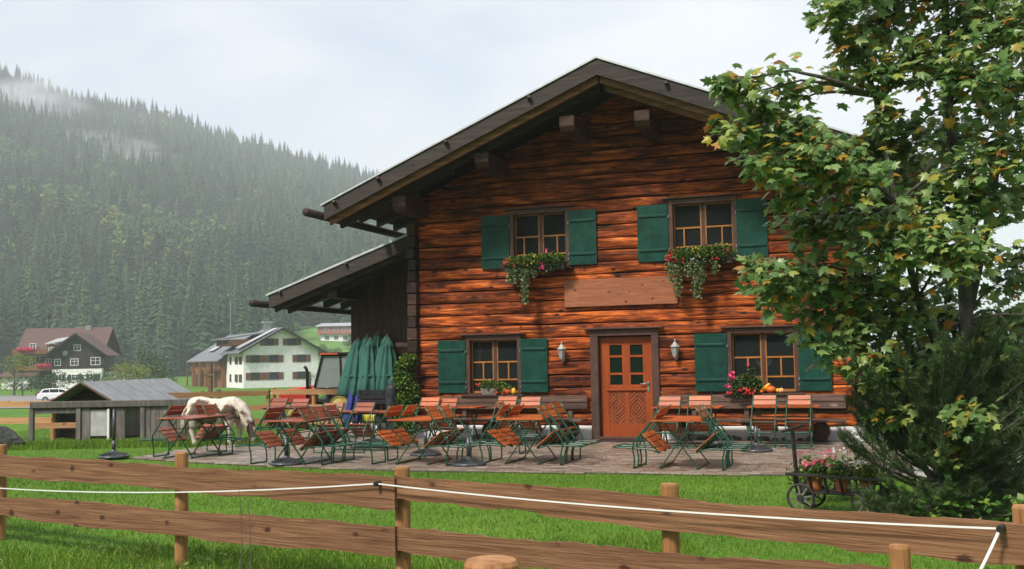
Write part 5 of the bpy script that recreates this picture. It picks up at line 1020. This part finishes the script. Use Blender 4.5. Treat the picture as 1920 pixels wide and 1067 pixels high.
# red and white house on the pasture
tz = float(terrain(-67,408))+1.0; rh_ = thing('red_house', 'small red and white house with a pale flat roof on the green slope', 'house', W(-73.5,408,tz), (0,0,YAW+R_(-3)))
MB().b2(0,14,0,8,-2,2.6).build('ground_floor', WHITEP, rh_); MB().b2(-1,14.5,-1,8,2.6,5.4).build('upper_floor', paint('faded red cladding',(.36,.10,.075),rough=.7), rh_)
MB().add([(-1.6,-1.8,5.5),(15.2,-1.8,5.5),(15.2,9,6.9),(-1.6,9,6.9),(-1.6,-1.8,5.75),(15.2,-1.8,5.75),(15.2,9,7.15),(-1.6,9,7.15)], ((3,2,1,0),(4,5,6,7),(0,1,5,4),(1,2,6,5),(2,3,7,6),(3,0,4,7))).build('roof', SNOW, rh_)
for x in (2.5,6,9.5,12.5): wnd(rh_, x, 1.2, 1.6, 1.4, 'y', WHITEP, None, 0); wnd(rh_, x, 4.2, 1.5, 1.1, 'y', WHITEP, None, -1)

# ------------------------------------------------------------------ bushes and garden trees in the valley
def bush(s, t, h, wd, m, lab, cat='bush', n=1500, leaf=.16, seed=0, trunk=True):
    z = float(terrain(s,t)); o = thing('garden_tree' if cat == 'tree' else 'bush', lab, cat, W(s,t,z-.05))
    g = np.random.default_rng(seed+abs(int(s*7))); P = []
    for k in range(16):
        u = g.uniform(.18,.88); c = np.array([g.normal()*wd*.26*(1.25-abs(u-.4)), g.normal()*wd*.26*(1.25-abs(u-.4)), h*u]); P.append(blob_pts(n//16, c, (wd*.24,wd*.24,h*.17)))
    P = np.concatenate(P); P[:,2] = np.maximum(P[:,2], .05); leaf_quads(P, leaf, m, 'crown', o, up=.4)
    q = MB().tube([(0,0,-.1),(.05,0,h*.35),(0,.05,h*.75)],[h*.028,h*.02,h*.006],7)
    for k in range(5): a = k*1.3; q.tube([(0,0,h*(.2+.08*k)),(math.cos(a)*wd*.25,math.sin(a)*wd*.25,h*(.45+.08*k))],[h*.010,h*.004],5)
    q.build('trunk', BARK, o); return o
bush(-70.0,150,6.4,6.5,LEAFY,'tall yellowing bush at the road corner before the brown farmhouse','bush',2200,.2,1)
bush(-67,146,3.0,4.0,LEAFD,'dark low bush beside the yellowing bush','bush',1500,.17,2)
bush(-60,140,3.6,3.6,LEAFD,'dark round bush before the white ground floor of the brown farmhouse','bush',1500,.2,3)
bush(-66,170,3.2,7,LEAFD,'long low dark hedge before the brown farmhouse','bush',2200,.24,4)
bush(-55,150,4.6,5.6,LEAFY,'broad olive green bush beside the brown farmhouse','bush',2200,.22,5)
bush(-50.5,150,4.8,3.6,LEAFG,'loose green bush between the brown farmhouse and the barn','bush',1700,.2,6)
bush(-46.0,138,5.6,4.4,LEAFD,'slim dark garden tree standing before the grey barn roof','tree',2200,.2,7)
bush(-49.8,142,3.8,3.4,LEAFY,'light green bush beside the slim dark garden tree','bush',1400,.18,8)
bush(-53.5,158,7.0,5.0,LEAFD,'airy dark tree rising behind the light green bush','tree',2000,.2,9)
bush(-40.6,112,2.6,2.6,LEAFG,'small green shrub behind the hut roof','bush',900,.16,10)
bush(-6.5,37,.85,1.2,LEAFD,'small dark shrub in the meadow above the pony','bush',700,.06,11)
bush(-31,172,2.2,3.5,LEAFD,'low garden shrub at the porch of the white farmhouse','bush',900,.18,12)
for k, (s, t, h, w) in enumerate(((-58,392,8,6),(-64,368,6,6))): bush(s, t, h, w, LEAFG if k % 2 else LEAFD, ('rounded tree beside the red and white house','lower rounded tree at the foot of the green pasture')[k], 'tree', 2400, .4, 20+k)
# ------------------------------------------------------------------ board fence in front
pp = [(-4.92,10.3,.86),(-2.72,8.78,.88),(-.781,7.44,.86),(.895,6.28,.845),(2.447,5.21,.835)]
fen = thing('board_fence', 'two board fence of brown rough sawn planks on round posts', 'fence', W(-2.72,8.78,0))
org = W(-2.72,8.78,0)
def rough_board(p, q, h, h1, name, par, th=.032, seed=0, base=None):
    p = Vector(p); q = Vector(q); d = q-p; n = 70; V = []; r = random.Random(seed); ph = [r.uniform(0,6) for _ in range(4)]
    dirh = Vector((d.x,d.y,0)).normalized(); nrm = Vector((dirh.y,-dirh.x,0)); Ln = d.length
    for i in range(n+1):
        u = i/n; h_ = (h+(h1-h)*u)/2; wob = .014*math.sin(u*5+ph[0])+.008*math.sin(u*17+ph[1])+r.uniform(-.005,.005)+.004*math.sin(u*63+ph[2]); wob2 = .012*math.sin(u*6+ph[2])+.007*math.sin(u*21+ph[3])+r.uniform(-.007,.006)+.005*math.sin(u*57+ph[1])
        x = Ln*u; V += [(x,-th,-h_+wob2),(x,-th,h_+wob),(x,0,h_+wob-.003),(x,0,-h_+wob2-.003)]
    Fc = [(i*4+j,(i+1)*4+j,(i+1)*4+(j+1) % 4,i*4+(j+1) % 4) for i in range(n) for j in range(4)]+[(0,1,2,3),(n*4+3,n*4+2,n*4+1,n*4)]
    o = MB().add(V, Fc).build(name, FENCEW, par); o.location = p-org; o.rotation_euler = (0, -math.asin(d.z/Ln), math.atan2(d.y,d.x)); return o
PT = [W(s,t,0) for s,t,_ in pp]
fd = (PT[-1]-PT[0]); fd.normalize(); fn = Vector((fd.y,-fd.x,0))
def on(i, z, off=.075): return PT[i]+fn*off+Vector((0,0,z))
ext0 = PT[0]-(PT[1]-PT[0])*.9; ext1 = PT[4]+(PT[4]-PT[3])*.8
def cen(a, b): return a+(b-a)
rough_board(ext0+fn*.085+Vector((0,0,.672)), on(2,.712,.085)+fd*.03, .195, .22, 'board', fen, seed=1)
rough_board(ext0+fn*.085+Vector((0,0,.26)), on(2,.385,.085)+fd*.03, .155, .215, 'board', fen, seed=2)
rough_board(on(2,.735,.062)-fd*.0, ext1+fn*.075+Vector((0,0,.655)), .140, .235, 'board', fen, seed=3)
rough_board(on(2,.372,.062)-fd*.0, on(4,.44,.075)-fd*.3, .153, .17, 'board', fen, seed=4)
def post(p, r, h, par, lab=None, o_=org):
    q = MB(); rr = random.Random(int(p.x*100)); prof = []
    for i in range(9):
        z = -.3+(h+.3)*i/8; prof.append((r*(1+rr.uniform(-.03,.03)), z))
    prof += [(r*.93,h+.012),(r*.02,h+.016)]
    q.lathe(prof, 16, mod=lambda t, z: 1+.03*math.sin(3*t+z*2)); return q.build('post', POSTW, par, smooth=False, loc=p-o_ if par else p)
for i, (s,t,z) in enumerate(pp): post(PT[i], .053, z, fen)
lonely = post(W(1.80,5.10,0), .048, .675, None); lonely.name = 'fence_post'; tag(lonely, 'lone round post with white cord tied round it before the fence', 'post')
big = post(W(-.07,2.95,0), .074, 1.035, None); big.name = 'fence_post'; tag(big, 'thick sawn off round post top standing in front of the fence', 'post')
# electric tape with insulators
ins = [W(-8.6,12.85,.62)+fn*.20, on(2,.765,.15)-fd*.10, on(4,.752,.16)-fd*.08]
def sagline(a, b, sag, n=18): return [a.lerp(b, i/n)-Vector((0,0,sag*4*(i/n)*(1-i/n))) for i in range(n+1)]
tape = thing('fence_tape', 'white electric fence tape strung along the board fence', 'fence tape', ins[1])
def ribbon(pts, w, name):
    V = []; n = len(pts)
    for p in pts: q = p-ins[1]; V += [q+Vector((0,0,w/2)), q-Vector((0,0,w/2)), q-Vector((0,0,w/2))+fn*.003, q+Vector((0,0,w/2))+fn*.003]
    MB().add(V, [(i*4+j,(i+1)*4+j,(i+1)*4+(j+1) % 4,i*4+(j+1) % 4) for i in range(n-1) for j in range(4)]+[(0,1,2,3),(n*4-1,n*4-2,n*4-3,n*4-4)]).build(name, TAPE, tape)
ribbon(sagline(ins[0], ins[1], .20), .009, 'tape_span'); ribbon(sagline(ins[1], ins[2], .035), .009, 'tape_span')
MB().tube([p-ins[1] for p in sagline(ins[2], ins[2]+fd*-.20+fn*.30+Vector((0,0,-.42)), .03, 8)], .0075, 6).build('tape_tail', TAPE, tape)
for k in (1,2): MB().tube([ins[k]-ins[1]-fn*.10, ins[k]-ins[1]+fn*.02], .016, 8).build('insulator', BLACKM, tape)
lp_ = W(1.80,5.10,.525); tag(MB().tube([(.056*math.cos(a),.056*math.sin(a),.012*math.sin(a*1.5)) for a in [i*.33 for i in range(20)]]+[(.09,.0,-.06),(.13,.02,-.12)], .006, 6).build('cord_loop', TAPE, loc=lp_), 'white cord looped round the lone post', 'cord')
# dry weed stalks
for k, (s, t, lab) in enumerate(((-2.02,7.9,'tall bare dry weed stalk before the fence'),(-1.92,7.75,'thin branching dry weed stalk beside the tall one'))):
    w_ = thing('weed_stalk', lab, 'weed', W(s,t,0), group='dry weed stalks'); MB().tube([(0,0,0),(.02,0,.25),(.01,0,.5),(-.01,0,.72-.1*k)],[.004,.0035,.0025,.001],5).build('stem', BARK, w_)
    for j in range(5): z = .12+j*.1; sd = 1 if j % 2 else -1; MB().tube([(.015,0,z),(.015+sd*.05,0,z+.07)],[.002,.0008],4).build('twig', BARK, w_)
# fallen leaves on the lawn
def maple_leaf_geo():
    half = [(0,0),(.10,-.04),(.34,-.10),(.30,.06),(.58,.20),(.42,.30),(.62,.62),(.34,.52),(.22,.60),(.14,.82),(0,1.0)]
    o = half+[(-x,y) for x,y in half[-2:0:-1]]; return o
ML = maple_leaf_geo()
def leaf_mesh(name, s, curl):
    V = [(0,.38*s,curl*s*.15)]+[(x*s,y*s,-curl*s*(abs(x)*.5+.3*(y-.4)**2)) for x,y in ML]; n = len(ML)
    me = bpy.data.meshes.new(name); me.from_pydata(V,[],[(0,1+k,1+(k+1) % n) for k in range(n)]); return me
FALL = island('fallen leaf', ((0,(.42,.20,.05)),(.4,(.50,.34,.12)),(.7,(.52,.42,.24)),(1,(.30,.12,.04))), rough=.6, trans=.1)
fl = leaf_mesh('fallen_leaf', .075, .35); fl.materials.append(FALL)
for k, (s, t) in enumerate(((1.05,7.6),(1.15,7.3),(1.3,7.15),(1.75,7.9),(1.77,7.2),(1.82,6.9),(2.3,7.3),(2.0,6.5),(2.35,6.2),(2.55,6.4),(1.7,5.9),(1.75,5.75),(2.6,6.0),(2.15,6.15),(.65,8.2),(2.9,6.3))):
    tag(link('fallen_leaf', fl, FALL, None, loc=W(s,t,.03), rot=(random.uniform(-.4,.4),random.uniform(-.4,.4),random.uniform(0,6.28))), 'dry yellow brown maple leaf fallen on the lawn', 'leaf', 'fallen maple leaves on the lawn')

# ------------------------------------------------------------------ handcart planter
wg = thing('handcart', 'old dark wooden handcart planter with spoked wheels and upright handle', 'handcart', W(2.98,11.25,0), (0,0,YAW+R_(-32)))
OLDW = wood('blackened old wood', ((.3,(.012,.010,.009)),(.6,(.04,.034,.03)),(.85,(.10,.09,.08))), scale=(2,8,8))
def spoke_wheel(x, y, r):
    w_ = MB(); n = 24; w_.tube([(x+r*math.cos(a),y,r+.0+r*math.sin(a)) for a in [k*2*math.pi/n for k in range(n+1)]], .014, 6, cap=False); o = w_.build('wheel', OLDW, wg, smooth=True)
    for k in range(8): a = k*math.pi/4+.2; MB().bar((x,y,r),(x+(r-.01)*math.cos(a),y,r+(r-.01)*math.sin(a)),.014,.018).build('spoke', GREYW, o)
    MB().tube([(x,y-.035,r),(x,y+.035,r)],.032,10).build('hub', OLDW, o)
for x in (.05,.70):
    for y in (-.20,.20): spoke_wheel(x, y, .135)
    MB().bar((x,-.2,.135),(x,.2,.135),.025,.025).build('axle', OLDW, wg)
MB().b2(-.02,.80,-.13,.13,.17,.195).build('floor_board', OLDW, wg, bevel=.004)
for sy in (-1,1):
    MB().bar((-.10,sy*.21,.375),(.88,sy*.21,.345),.028,.028).build('top_rail', OLDW, wg, bevel=.004)
    for k in range(6): x = .0+k*.155; MB().bar((x,sy*.13,.18),(x-.015,sy*.205,.365),.018,.03).build('stave', OLDW, wg)
for x in (-.05,.83): MB().bar((x,-.22,.37),(x,.22,.37),.03,.03).build('end_rail', OLDW, wg)
MB().bar((-.03,-.02,.16),(-.06,-.05,.83),.03,.035).build('handle_shaft', OLDW, wg, bevel=.004); MB().bar((-.15,-.14,.80),(.04,.05,.86),.028,.028).build('handle_grip', OLDW, wg, bevel=.004)
for k, (x, lab) in enumerate(((.14,'terracotta pot of crimson geraniums at the handle end of the cart'),(.42,'terracotta pot of green foliage in the middle of the cart'),(.68,'terracotta pot of mixed flowers at the rear of the cart'))):
    M_ = Matrix.Translation(W(2.98,11.25,0)) @ Euler((0,0,YAW+R_(-32))).to_matrix().to_4x4(); p = M_ @ Vector((x,0,.197))
    fp = thing('flower_pot', lab, 'flower pot', p, (0,0,YAW)); MB().lathe([(.06,0),(.085,.12),(.095,.12),(.095,.15),(.08,.15)],18).build('pot', TERRA, fp, smooth=False)
    leaf_quads(np.concatenate([blob_pts(420,(0,0,.18),(.15,.15,.08)), blob_pts(160,(0,-.05,.22),(.12,.12,.08))]), .042, (LEAFG,LEAFG,LEAFY)[k], 'foliage', fp, up=.6)
    flowers(blob_pts((34,8,10)[k],(0,-.03,(.27,.27,.28)[k]),(.17,.10,.055)), .02, (PINKF,PINKF,WHTF)[k], 'flower_heads', fp)
# wispy flower stalks behind the cart
for k, (s,t,m,lab) in enumerate(((3.35,12.0,PINKF,'wispy pale pink flowering plant behind the handcart'),(3.75,12.1,WHTF,'bushy lavender flowering plant behind the handcart'))):
    o = thing('flowering_plant', lab, 'plant', W(s,t,0)); P = blob_pts(500,(0,0,.25),(.32,.22,.24)); P[:,2] = np.maximum(P[:,2],.01); leaf_quads(P,.05,LEAFS if k else LEAFG,'foliage',o); flowers(blob_pts(26,(0,0,.46),(.30,.2,.12)),.013,m,'flower_heads',o)
    for j in range(8): a = random.uniform(0,6.28); MB().tube([(0,0,0),(.15*math.cos(a),.12*math.sin(a),.3),(.25*math.cos(a),.18*math.sin(a),.55)],[.004,.003,.001],4).build('stem', BARK, o)
# grey picket fence and background to the right of the house
pf = thing('picket_fence', 'weathered grey picket fence beyond the gravel yard', 'fence', (4.9,-1.7,0), (0,0,R_(8)))
for k in range(26): MB().b2(k*.125,k*.125+.085,-.012,.012,.04,.52+random.uniform(-.03,.03)).build('picket', GREYW, pf)
for z in (.15,.40): MB().b2(-.02,3.3,.013,.04,z,z+.05).build('rail', GREYW, pf)
# ------------------------------------------------------------------ maple tree and pine
def px(x, y, d):       # direction in the site frame at distance d (used to size the crown)
    v = _w+_r2*float((x-960)/2000)-_u2*float((y-533.5)/2000); return CAM+v*float(d)
TB = W(4.42,10.6,0)
tree = thing('maple_tree', 'tall maple with green leaves turning yellow beside the log chalet', 'maple tree', TB)
st1 = [Vector(v)-TB for v in (TB+Vector((0,0,-.2)), px(1800,800,10.5), px(1812,600,10.5), px(1800,400,10.5), px(1778,200,10.5), px(1772,0,10.5), px(1765,-200,10.5), px(1770,-420,10.6))]
st2 = [st1[2], px(1850,430,10.8)-TB, px(1880,250,11.0)-TB, px(1900,50,11.2)-TB, px(1915,-200,11.3)-TB]
st3 = [st1[1]*.8+st1[2]*.2, px(1720,560,10.2)-TB, px(1680,380,10.0)-TB, px(1640,180,10.0)-TB, px(1610,40,10.0)-TB]
for q, r0 in ((st1,.085),(st2,.05),(st3,.045)):
    MB().tube(q, [r0*(1-.8*i/(len(q)-1)) for i in range(len(q))], 10).build('trunk' if q is st1 else 'stem', BARK, tree, smooth=True)
CL = [(1560,30,45),(1600,-20,60),(1600,95,52),(1570,140,26),(1650,40,70),(1650,150,58),(1710,-10,80),(1720,110,80),(1800,20,85),(1810,150,78),(1880,60,85),(1890,180,80),(1960,120,80),
(1655,215,42),(1650,275,48),(1700,260,62),(1780,265,75),(1865,290,70),(1940,280,60),(1345,158,26),(1385,180,40),(1435,215,46),(1480,172,24),(1495,240,48),(1348,240,36),(1400,262,46),(1460,290,56),(1418,322,44),(1530,310,62),(1588,290,42),(1600,345,66),(1680,345,76),(1760,370,80),(1840,380,66),(1925,370,45),
(1480,372,40),(1500,425,50),(1570,420,66),(1640,450,76),(1720,460,80),(1800,480,66),(1890,520,50),(1408,508,36),(1450,530,46),(1436,562,30),(1520,522,56),(1590,540,66),(1528,588,48),(1610,610,66),(1690,580,76),(1770,590,70),(1850,640,60),
(1505,640,28),(1565,650,40),(1640,690,55),(1700,735,50),(1720,680,60),(1800,720,66),(1890,730,66),(1820,790,46),(1668,780,36),(1790,860,34),(1860,880,40),(1900,600,50),(1600,-120,70),(1720,-120,90),(1830,-120,90),(1680,-240,90),(1800,-260,100),(1900,-240,90),(1760,-400,90),(1990,0,90),(2040,200,90),(2060,420,90),(2030,620,80),(1960,480,50)]
lp, ln_, lt, lsz = [], [], [], []
tips = []
for (cx_, cy_, r) in CL:
    left = max(0, (1650-cx_)/330); dep = 10.5-1.0*left+rng.uniform(-.9,.7)*(1-.55*left)
    c = px(cx_, cy_, dep)-TB; rad = r/2000*dep
    best = min(((p,i,q) for q in (st1,st2,st3) for i,p in enumerate(q[1:-1])), key=lambda a: abs((a[0].z+.30*((a[0]-c).xy.length))-c.z)+.5*(a[0]-c).length)[0]
    mid = best.lerp(c,.55)+Vector((0,0,.10*(c-best).length)); br = [best, best.lerp(mid,.6)+Vector((0,0,.03)), mid, c]
    L_ = (c-best).length; MB().tube(br, [.010+.009*L_,.009+.006*L_,.008+.002*L_,.004], 6).build('branch', BARK, tree, smooth=True)
    n = int(140*(r/58)**2)+18; ax = (c-best).normalized()
    tw = MB()
    for k in range(max(3, n//11)):
        d = Vector(rng.normal(size=3)); d.normalize(); d = (d+ax*.6+Vector((0,0,.1))).normalized(); e = c+d*rad*random.uniform(.6,1.05); s_ = mid.lerp(c, random.uniform(.3,1)); tw.tube([s_, s_.lerp(e,.5)+Vector((0,0,.02)), e],[.005,.0035,.0015],4)
        for j in range(11):
            u = random.uniform(.25,1.05); p = s_.lerp(e,u)+Vector(rng.normal(size=3))*rad*.24
            out = (p-c); out = out.normalized() if out.length > .01 else Vector((0,0,1))
            lp.append(p); td = (Vector((out.x,out.y,-.35))+Vector(rng.normal(size=3))*.5).normalized(); lt.append(td); ln_.append((Vector((0,0,1.0))+out*.7+Vector((-.25,-.45,0))+Vector(rng.normal(size=3))*.42)); lsz.append(random.uniform(.068,.125))
    for k in range(int(L_*16)):
        u = random.uniform(.45,1); p = (best.lerp(mid,u/.55) if u < .55 else mid.lerp(c,(u-.55)/.45))+Vector(rng.normal(size=3))*.10
        lp.append(p); lt.append(Vector((rng.normal()*.6,rng.normal()*.6,-.4)).normalized()); ln_.append(Vector((-.25,-.45,1.2))+Vector(rng.normal(size=3))*.4); lsz.append(random.uniform(.072,.13))
    tw.build('twigs', BARK, tree)
lp = np.array([tuple(v) for v in lp]); lt = np.array([tuple(v) for v in lt]); ln_ = np.array([tuple(v) for v in ln_]); lsz = np.array(lsz)
ln_ -= lt*(ln_*lt).sum(1)[:,None]; ln_ /= np.linalg.norm(ln_,axis=1)[:,None]; lx = np.cross(lt, ln_)
dist = np.linalg.norm(lp+np.array(TB)-np.array(CAM),axis=1); order = np.argsort(dist/lsz)
vis = [i for i in order if (lambda q: -.49*q[1] < q[0] < .47*q[1])(st(lp[i][0]+TB.x, lp[i][1]+TB.y)) and lp[i][2] < 5.2]
ind = vis[:300]; restl = np.array([i for i in range(len(lp)) if i not in set(ind)])
lms = [leaf_mesh('leaf', 1.0, c) for c in (.25,.5,.8)]
for q in lms: q.materials.append(LEAFM)
for i in ind:
    o = link('leaf', random.choice(lms), LEAFM, tree); Mx = Matrix((Vector(lx[i]),Vector(lt[i]),Vector(ln_[i]))).transposed(); o.matrix_local = Matrix.Translation(Vector(lp[i])) @ Mx.to_4x4() @ Matrix.Diagonal((lsz[i],)*3+(1,))
nl = len(ML); base = np.array([(0,.38,.06)]+[(x,y,-(abs(x)*.5+.3*(y-.4)**2)) for x,y in ML])
cur = rng.uniform(.15,.95,len(restl)); loc = np.repeat(base[None],len(restl),0).copy(); loc[:,:,2] *= cur[:,None]
V = lp[restl][:,None,:]+lsz[restl][:,None,None]*(loc[:,:,0:1]*lx[restl][:,None,:]+loc[:,:,1:2]*lt[restl][:,None,:]+loc[:,:,2:3]*ln_[restl][:,None,:])
o_ = np.arange(len(restl))[:,None]*(nl+1); Fc = np.concatenate([o_+np.array([[0,1+k,1+(k+1) % nl]]) for k in range(nl)])
tag(np_mesh('foliage', V.reshape(-1,3), Fc, LEAFM, tree), kind='stuff')
# hanging seed keys
P = lp[rng.choice(len(lp), 500)]+rng.normal(size=(500,3))*.04; tag(leaf_quads(P, .045, island('winged seed',((0,(.28,.16,.05)),(1,(.42,.28,.09)))), 'seeds', tree), kind='stuff')

# mountain pine
PB = W(4.05,10.35,0)
pine = thing('mountain_pine', 'dark bushy mountain pine spreading under the maple', 'pine', PB)
MB().tube([(0,0,-.1),(.03,0,.6),(.0,.05,1.3),(.05,.03,1.9)],[.075,.06,.04,.015],9).build('trunk', BARK, pine, smooth=True)
TG = []
PXS = [(620,1640,1930),(660,1600,1940),(700,1585,1950),(740,1590,1960),(780,1600,1960),(815,1588,1960),(850,1620,1960),(885,1640,1960),(915,1590,1960),(945,1575,1960)]
for (y, xa, xb) in PXS:
    for x in np.arange(xa, xb+110, 24): TG.append((x+random.uniform(-10,10), y+random.uniform(-16,16)))
TG = [g for g in TG if not (g[0] < 1660 and g[1] > 862)]+[(1582,828),(1597,720),(1590,690),(1600,760),(1655,880),(1630,940),(1612,925),(1640,960),(1660,905)]
sh_p, sh_d = [], []
for (x, y) in TG:
    if 1640 < x < 1745 and 822 < y < 905 and random.random() < .8: continue       # opening through which the gravel shows
    d = 10.25+rng.uniform(-.75,.75)*(1-.5*max(0,(1680-x)/110)); e = px(x,y,d)-PB
    if e.z < .12: e.z = .12
    hh = max(.05, e.z*.55-.1); b0 = Vector((0,0,min(1.7,hh))); mid = b0.lerp(e,.55); mid.z -= .12*(e-b0).length*.6; path = [b0, b0.lerp(mid,.5)+Vector((0,0,-.03)), mid, mid.lerp(e,.6)-Vector((0,0,.02)), e]
    MB().tube(path, [.018,.014,.010,.007,.004], 5).build('branch', BARK, pine)
    for k in range(22):
        u = .32+.68*k/21; sgm = min(3, int(u*4)); p = path[sgm].lerp(path[sgm+1], u*4-sgm); ax = (path[sgm+1]-path[sgm]).normalized()
        dr_ = (ax*.8+Vector((0,0,.55))+Vector(rng.normal(size=3))*.55).normalized() if k < 21 else (ax+Vector((0,0,.5))).normalized()
        sh_p.append(p); sh_d.append(dr_*random.uniform(.09,.17))
sp_ = np.array([tuple(v) for v in sh_p]); sd_ = np.array([tuple(v) for v in sh_d]); nn_ = 60; ns = len(sp_)
u = np.tile(np.linspace(0,1,nn_),(ns,1))+rng.uniform(-.03,.03,(ns,nn_)); p0 = sp_[:,None,:]+sd_[:,None,:]*u[:,:,None]
dn = sd_/np.linalg.norm(sd_,axis=1)[:,None]; rd = rng.normal(size=(ns,nn_,3)); rd -= dn[:,None,:]*(rd*dn[:,None,:]).sum(2,keepdims=True); rd /= np.linalg.norm(rd,axis=2,keepdims=True)
nd = rd*.8+dn[:,None,:]*.62; nl_ = rng.uniform(.035,.062,(ns,nn_,1)); sd2 = np.cross(nd, rng.normal(size=(ns,nn_,3))); sd2 /= np.linalg.norm(sd2,axis=2,keepdims=True)
V = np.stack([p0-sd2*.0024, p0+sd2*.0024, p0+nd*nl_], 2).reshape(-1,3); Fc = np.arange(len(V)).reshape(-1,3)
tag(np_mesh('needles', V, Fc, NEEDLE, pine), kind='stuff')
tw = MB()
for a, b in zip(sh_p, sh_d): tw.tube([a, a+b],[.0035,.002],3,cap=False)
tag(tw.build('twigs', BARK, pine), kind='stuff')
# shrubs and trees beyond the right side of the house
for k, (s, t, h, w, m, lab) in enumerate(((8.0,20.5,1.6,2.4,LEAFD,'dark shrub behind the picket fence'),(9.6,20.0,2.0,3.0,LEAFG,'green shrub farther along behind the picket fence'),(10.5,25,3.2,4.0,LEAFD,'tall dark shrub beyond the gravel yard'),(13,30,3.2,4.5,LEAFG,'green garden tree beyond the gravel yard'))):
    bush(s, t, h, w, m, lab, 'bush', 2200, .09, 40+k)
for k, (s, t, h, w, m, lab) in enumerate(((17.5,42,2.6,5,LEAFD,'dark hedge bush on the meadow beyond the gravel yard'),(23,47,2.9,6,LEAFG,'light green bush on the meadow beyond the dark hedge bush'),(30,56,3.4,7,LEAFD,'wide dark bush farthest along the meadow beyond the yard'),(38,66,3.6,8,LEAFY,'yellowish bush at the far end of the meadow bushes'))):
    bush(s, t, h, w, m, lab, 'bush', 2400, .17, 60+k)
o = thing('low_ivy', 'green ivy and maple seedlings growing round the pine foot', 'plant', W(3.9,9.75,0)); P = blob_pts(170,(.25,0,.14),(.55,.25,.16)); P[:,2] = np.abs(P[:,2])+.02; leaf_quads(P,.07,LEAFG,'foliage',o,up=.9)
# ------------------------------------------------------------------ valley haze
hz = MB(); c0 = W(0, 1350, 0)
hz.box((c0.x, c0.y, 222), (7600, 7600, 452), Matrix.Rotation(YAW, 3, 'Z'))
hm = bpy.data.materials.new('valley haze'); hm.use_nodes = True; ht = hm.node_tree; ht.nodes.clear()
pv = ht.nodes.new('ShaderNodeVolumePrincipled'); ho = ht.nodes.new('ShaderNodeOutputMaterial'); pv.inputs['Color'].default_value = (0.87,0.925,1.0,1); pv.inputs['Density'].default_value = 0.00043; pv.inputs['Anisotropy'].default_value = 0.0
ht.links.new(pv.outputs[0], ho.inputs['Volume'])
tag(hz.build('haze', hm), 'pale damp haze hanging in the valley air', 'haze', kind='stuff')

# torn scraps of low cloud drifting along the hillside
def mist(c, r, dens, lab, seed):
    o = MB().ell((0,0,0),(1,1,1),16,10).build('mist', None, loc=c, rot=(0,0,YAW)); o.scale = r
    m = bpy.data.materials.new('mist'); m.use_nodes = True; t = m.node_tree; t.nodes.clear(); o.data.materials.append(m)
    tc = N(t,'ShaderNodeTexCoord'); ln = N(t,'ShaderNodeVectorMath', operation='LENGTH'); t.links.new(tc.outputs['Object'], ln.inputs[0])
    n = N(t,'ShaderNodeTexNoise', Scale=1.9, Detail=4.0, Roughness=.6, Distortion=.5); mp_ = N(t,'ShaderNodeMapping'); mp_.inputs['Location'].default_value = (seed,0,0); t.links.new(tc.outputs['Object'], mp_.inputs[0]); t.links.new(mp_.outputs[0], n.inputs['Vector'])
    a = N(t,'ShaderNodeMath', operation='MULTIPLY_ADD'); a.inputs[1].default_value = 2.4; t.links.new(n.outputs[0], a.inputs[0])
    b = N(t,'ShaderNodeMath', operation='MULTIPLY_ADD'); b.inputs[1].default_value = -1.5; b.inputs[2].default_value = -.25; t.links.new(ln.outputs['Value'], b.inputs[0]); t.links.new(b.outputs[0], a.inputs[2])
    cl = N(t,'ShaderNodeClamp'); t.links.new(a.outputs[0], cl.inputs[0]); d = N(t,'ShaderNodeMath', operation='MULTIPLY'); d.inputs[1].default_value = dens; t.links.new(cl.outputs[0], d.inputs[0])
    v = N(t,'ShaderNodeVolumePrincipled'); v.inputs['Color'].default_value = (.95,.97,1,1); t.links.new(d.outputs[0], v.inputs['Density']); ou = N(t,'ShaderNodeOutputMaterial'); t.links.new(v.outputs[0], ou.inputs['Volume'])
    return tag(o, lab, 'mist', kind='stuff')
mist(W(-508,1075,276), (115,50,55), .060, 'white cloud scrap caught on the wooded hilltop', 3.1)
mist(W(-331,905,177), (66,40,32), .034, 'thin wisp of mist drifting over the spruce slope', 8.4)
mist(W(-412,1000,214), (85,45,22), .026, 'faint streak of mist below the wooded ridge', 5.7)
scene.cycles.volume_step_rate = 2.0; scene.cycles.volume_max_steps = 64
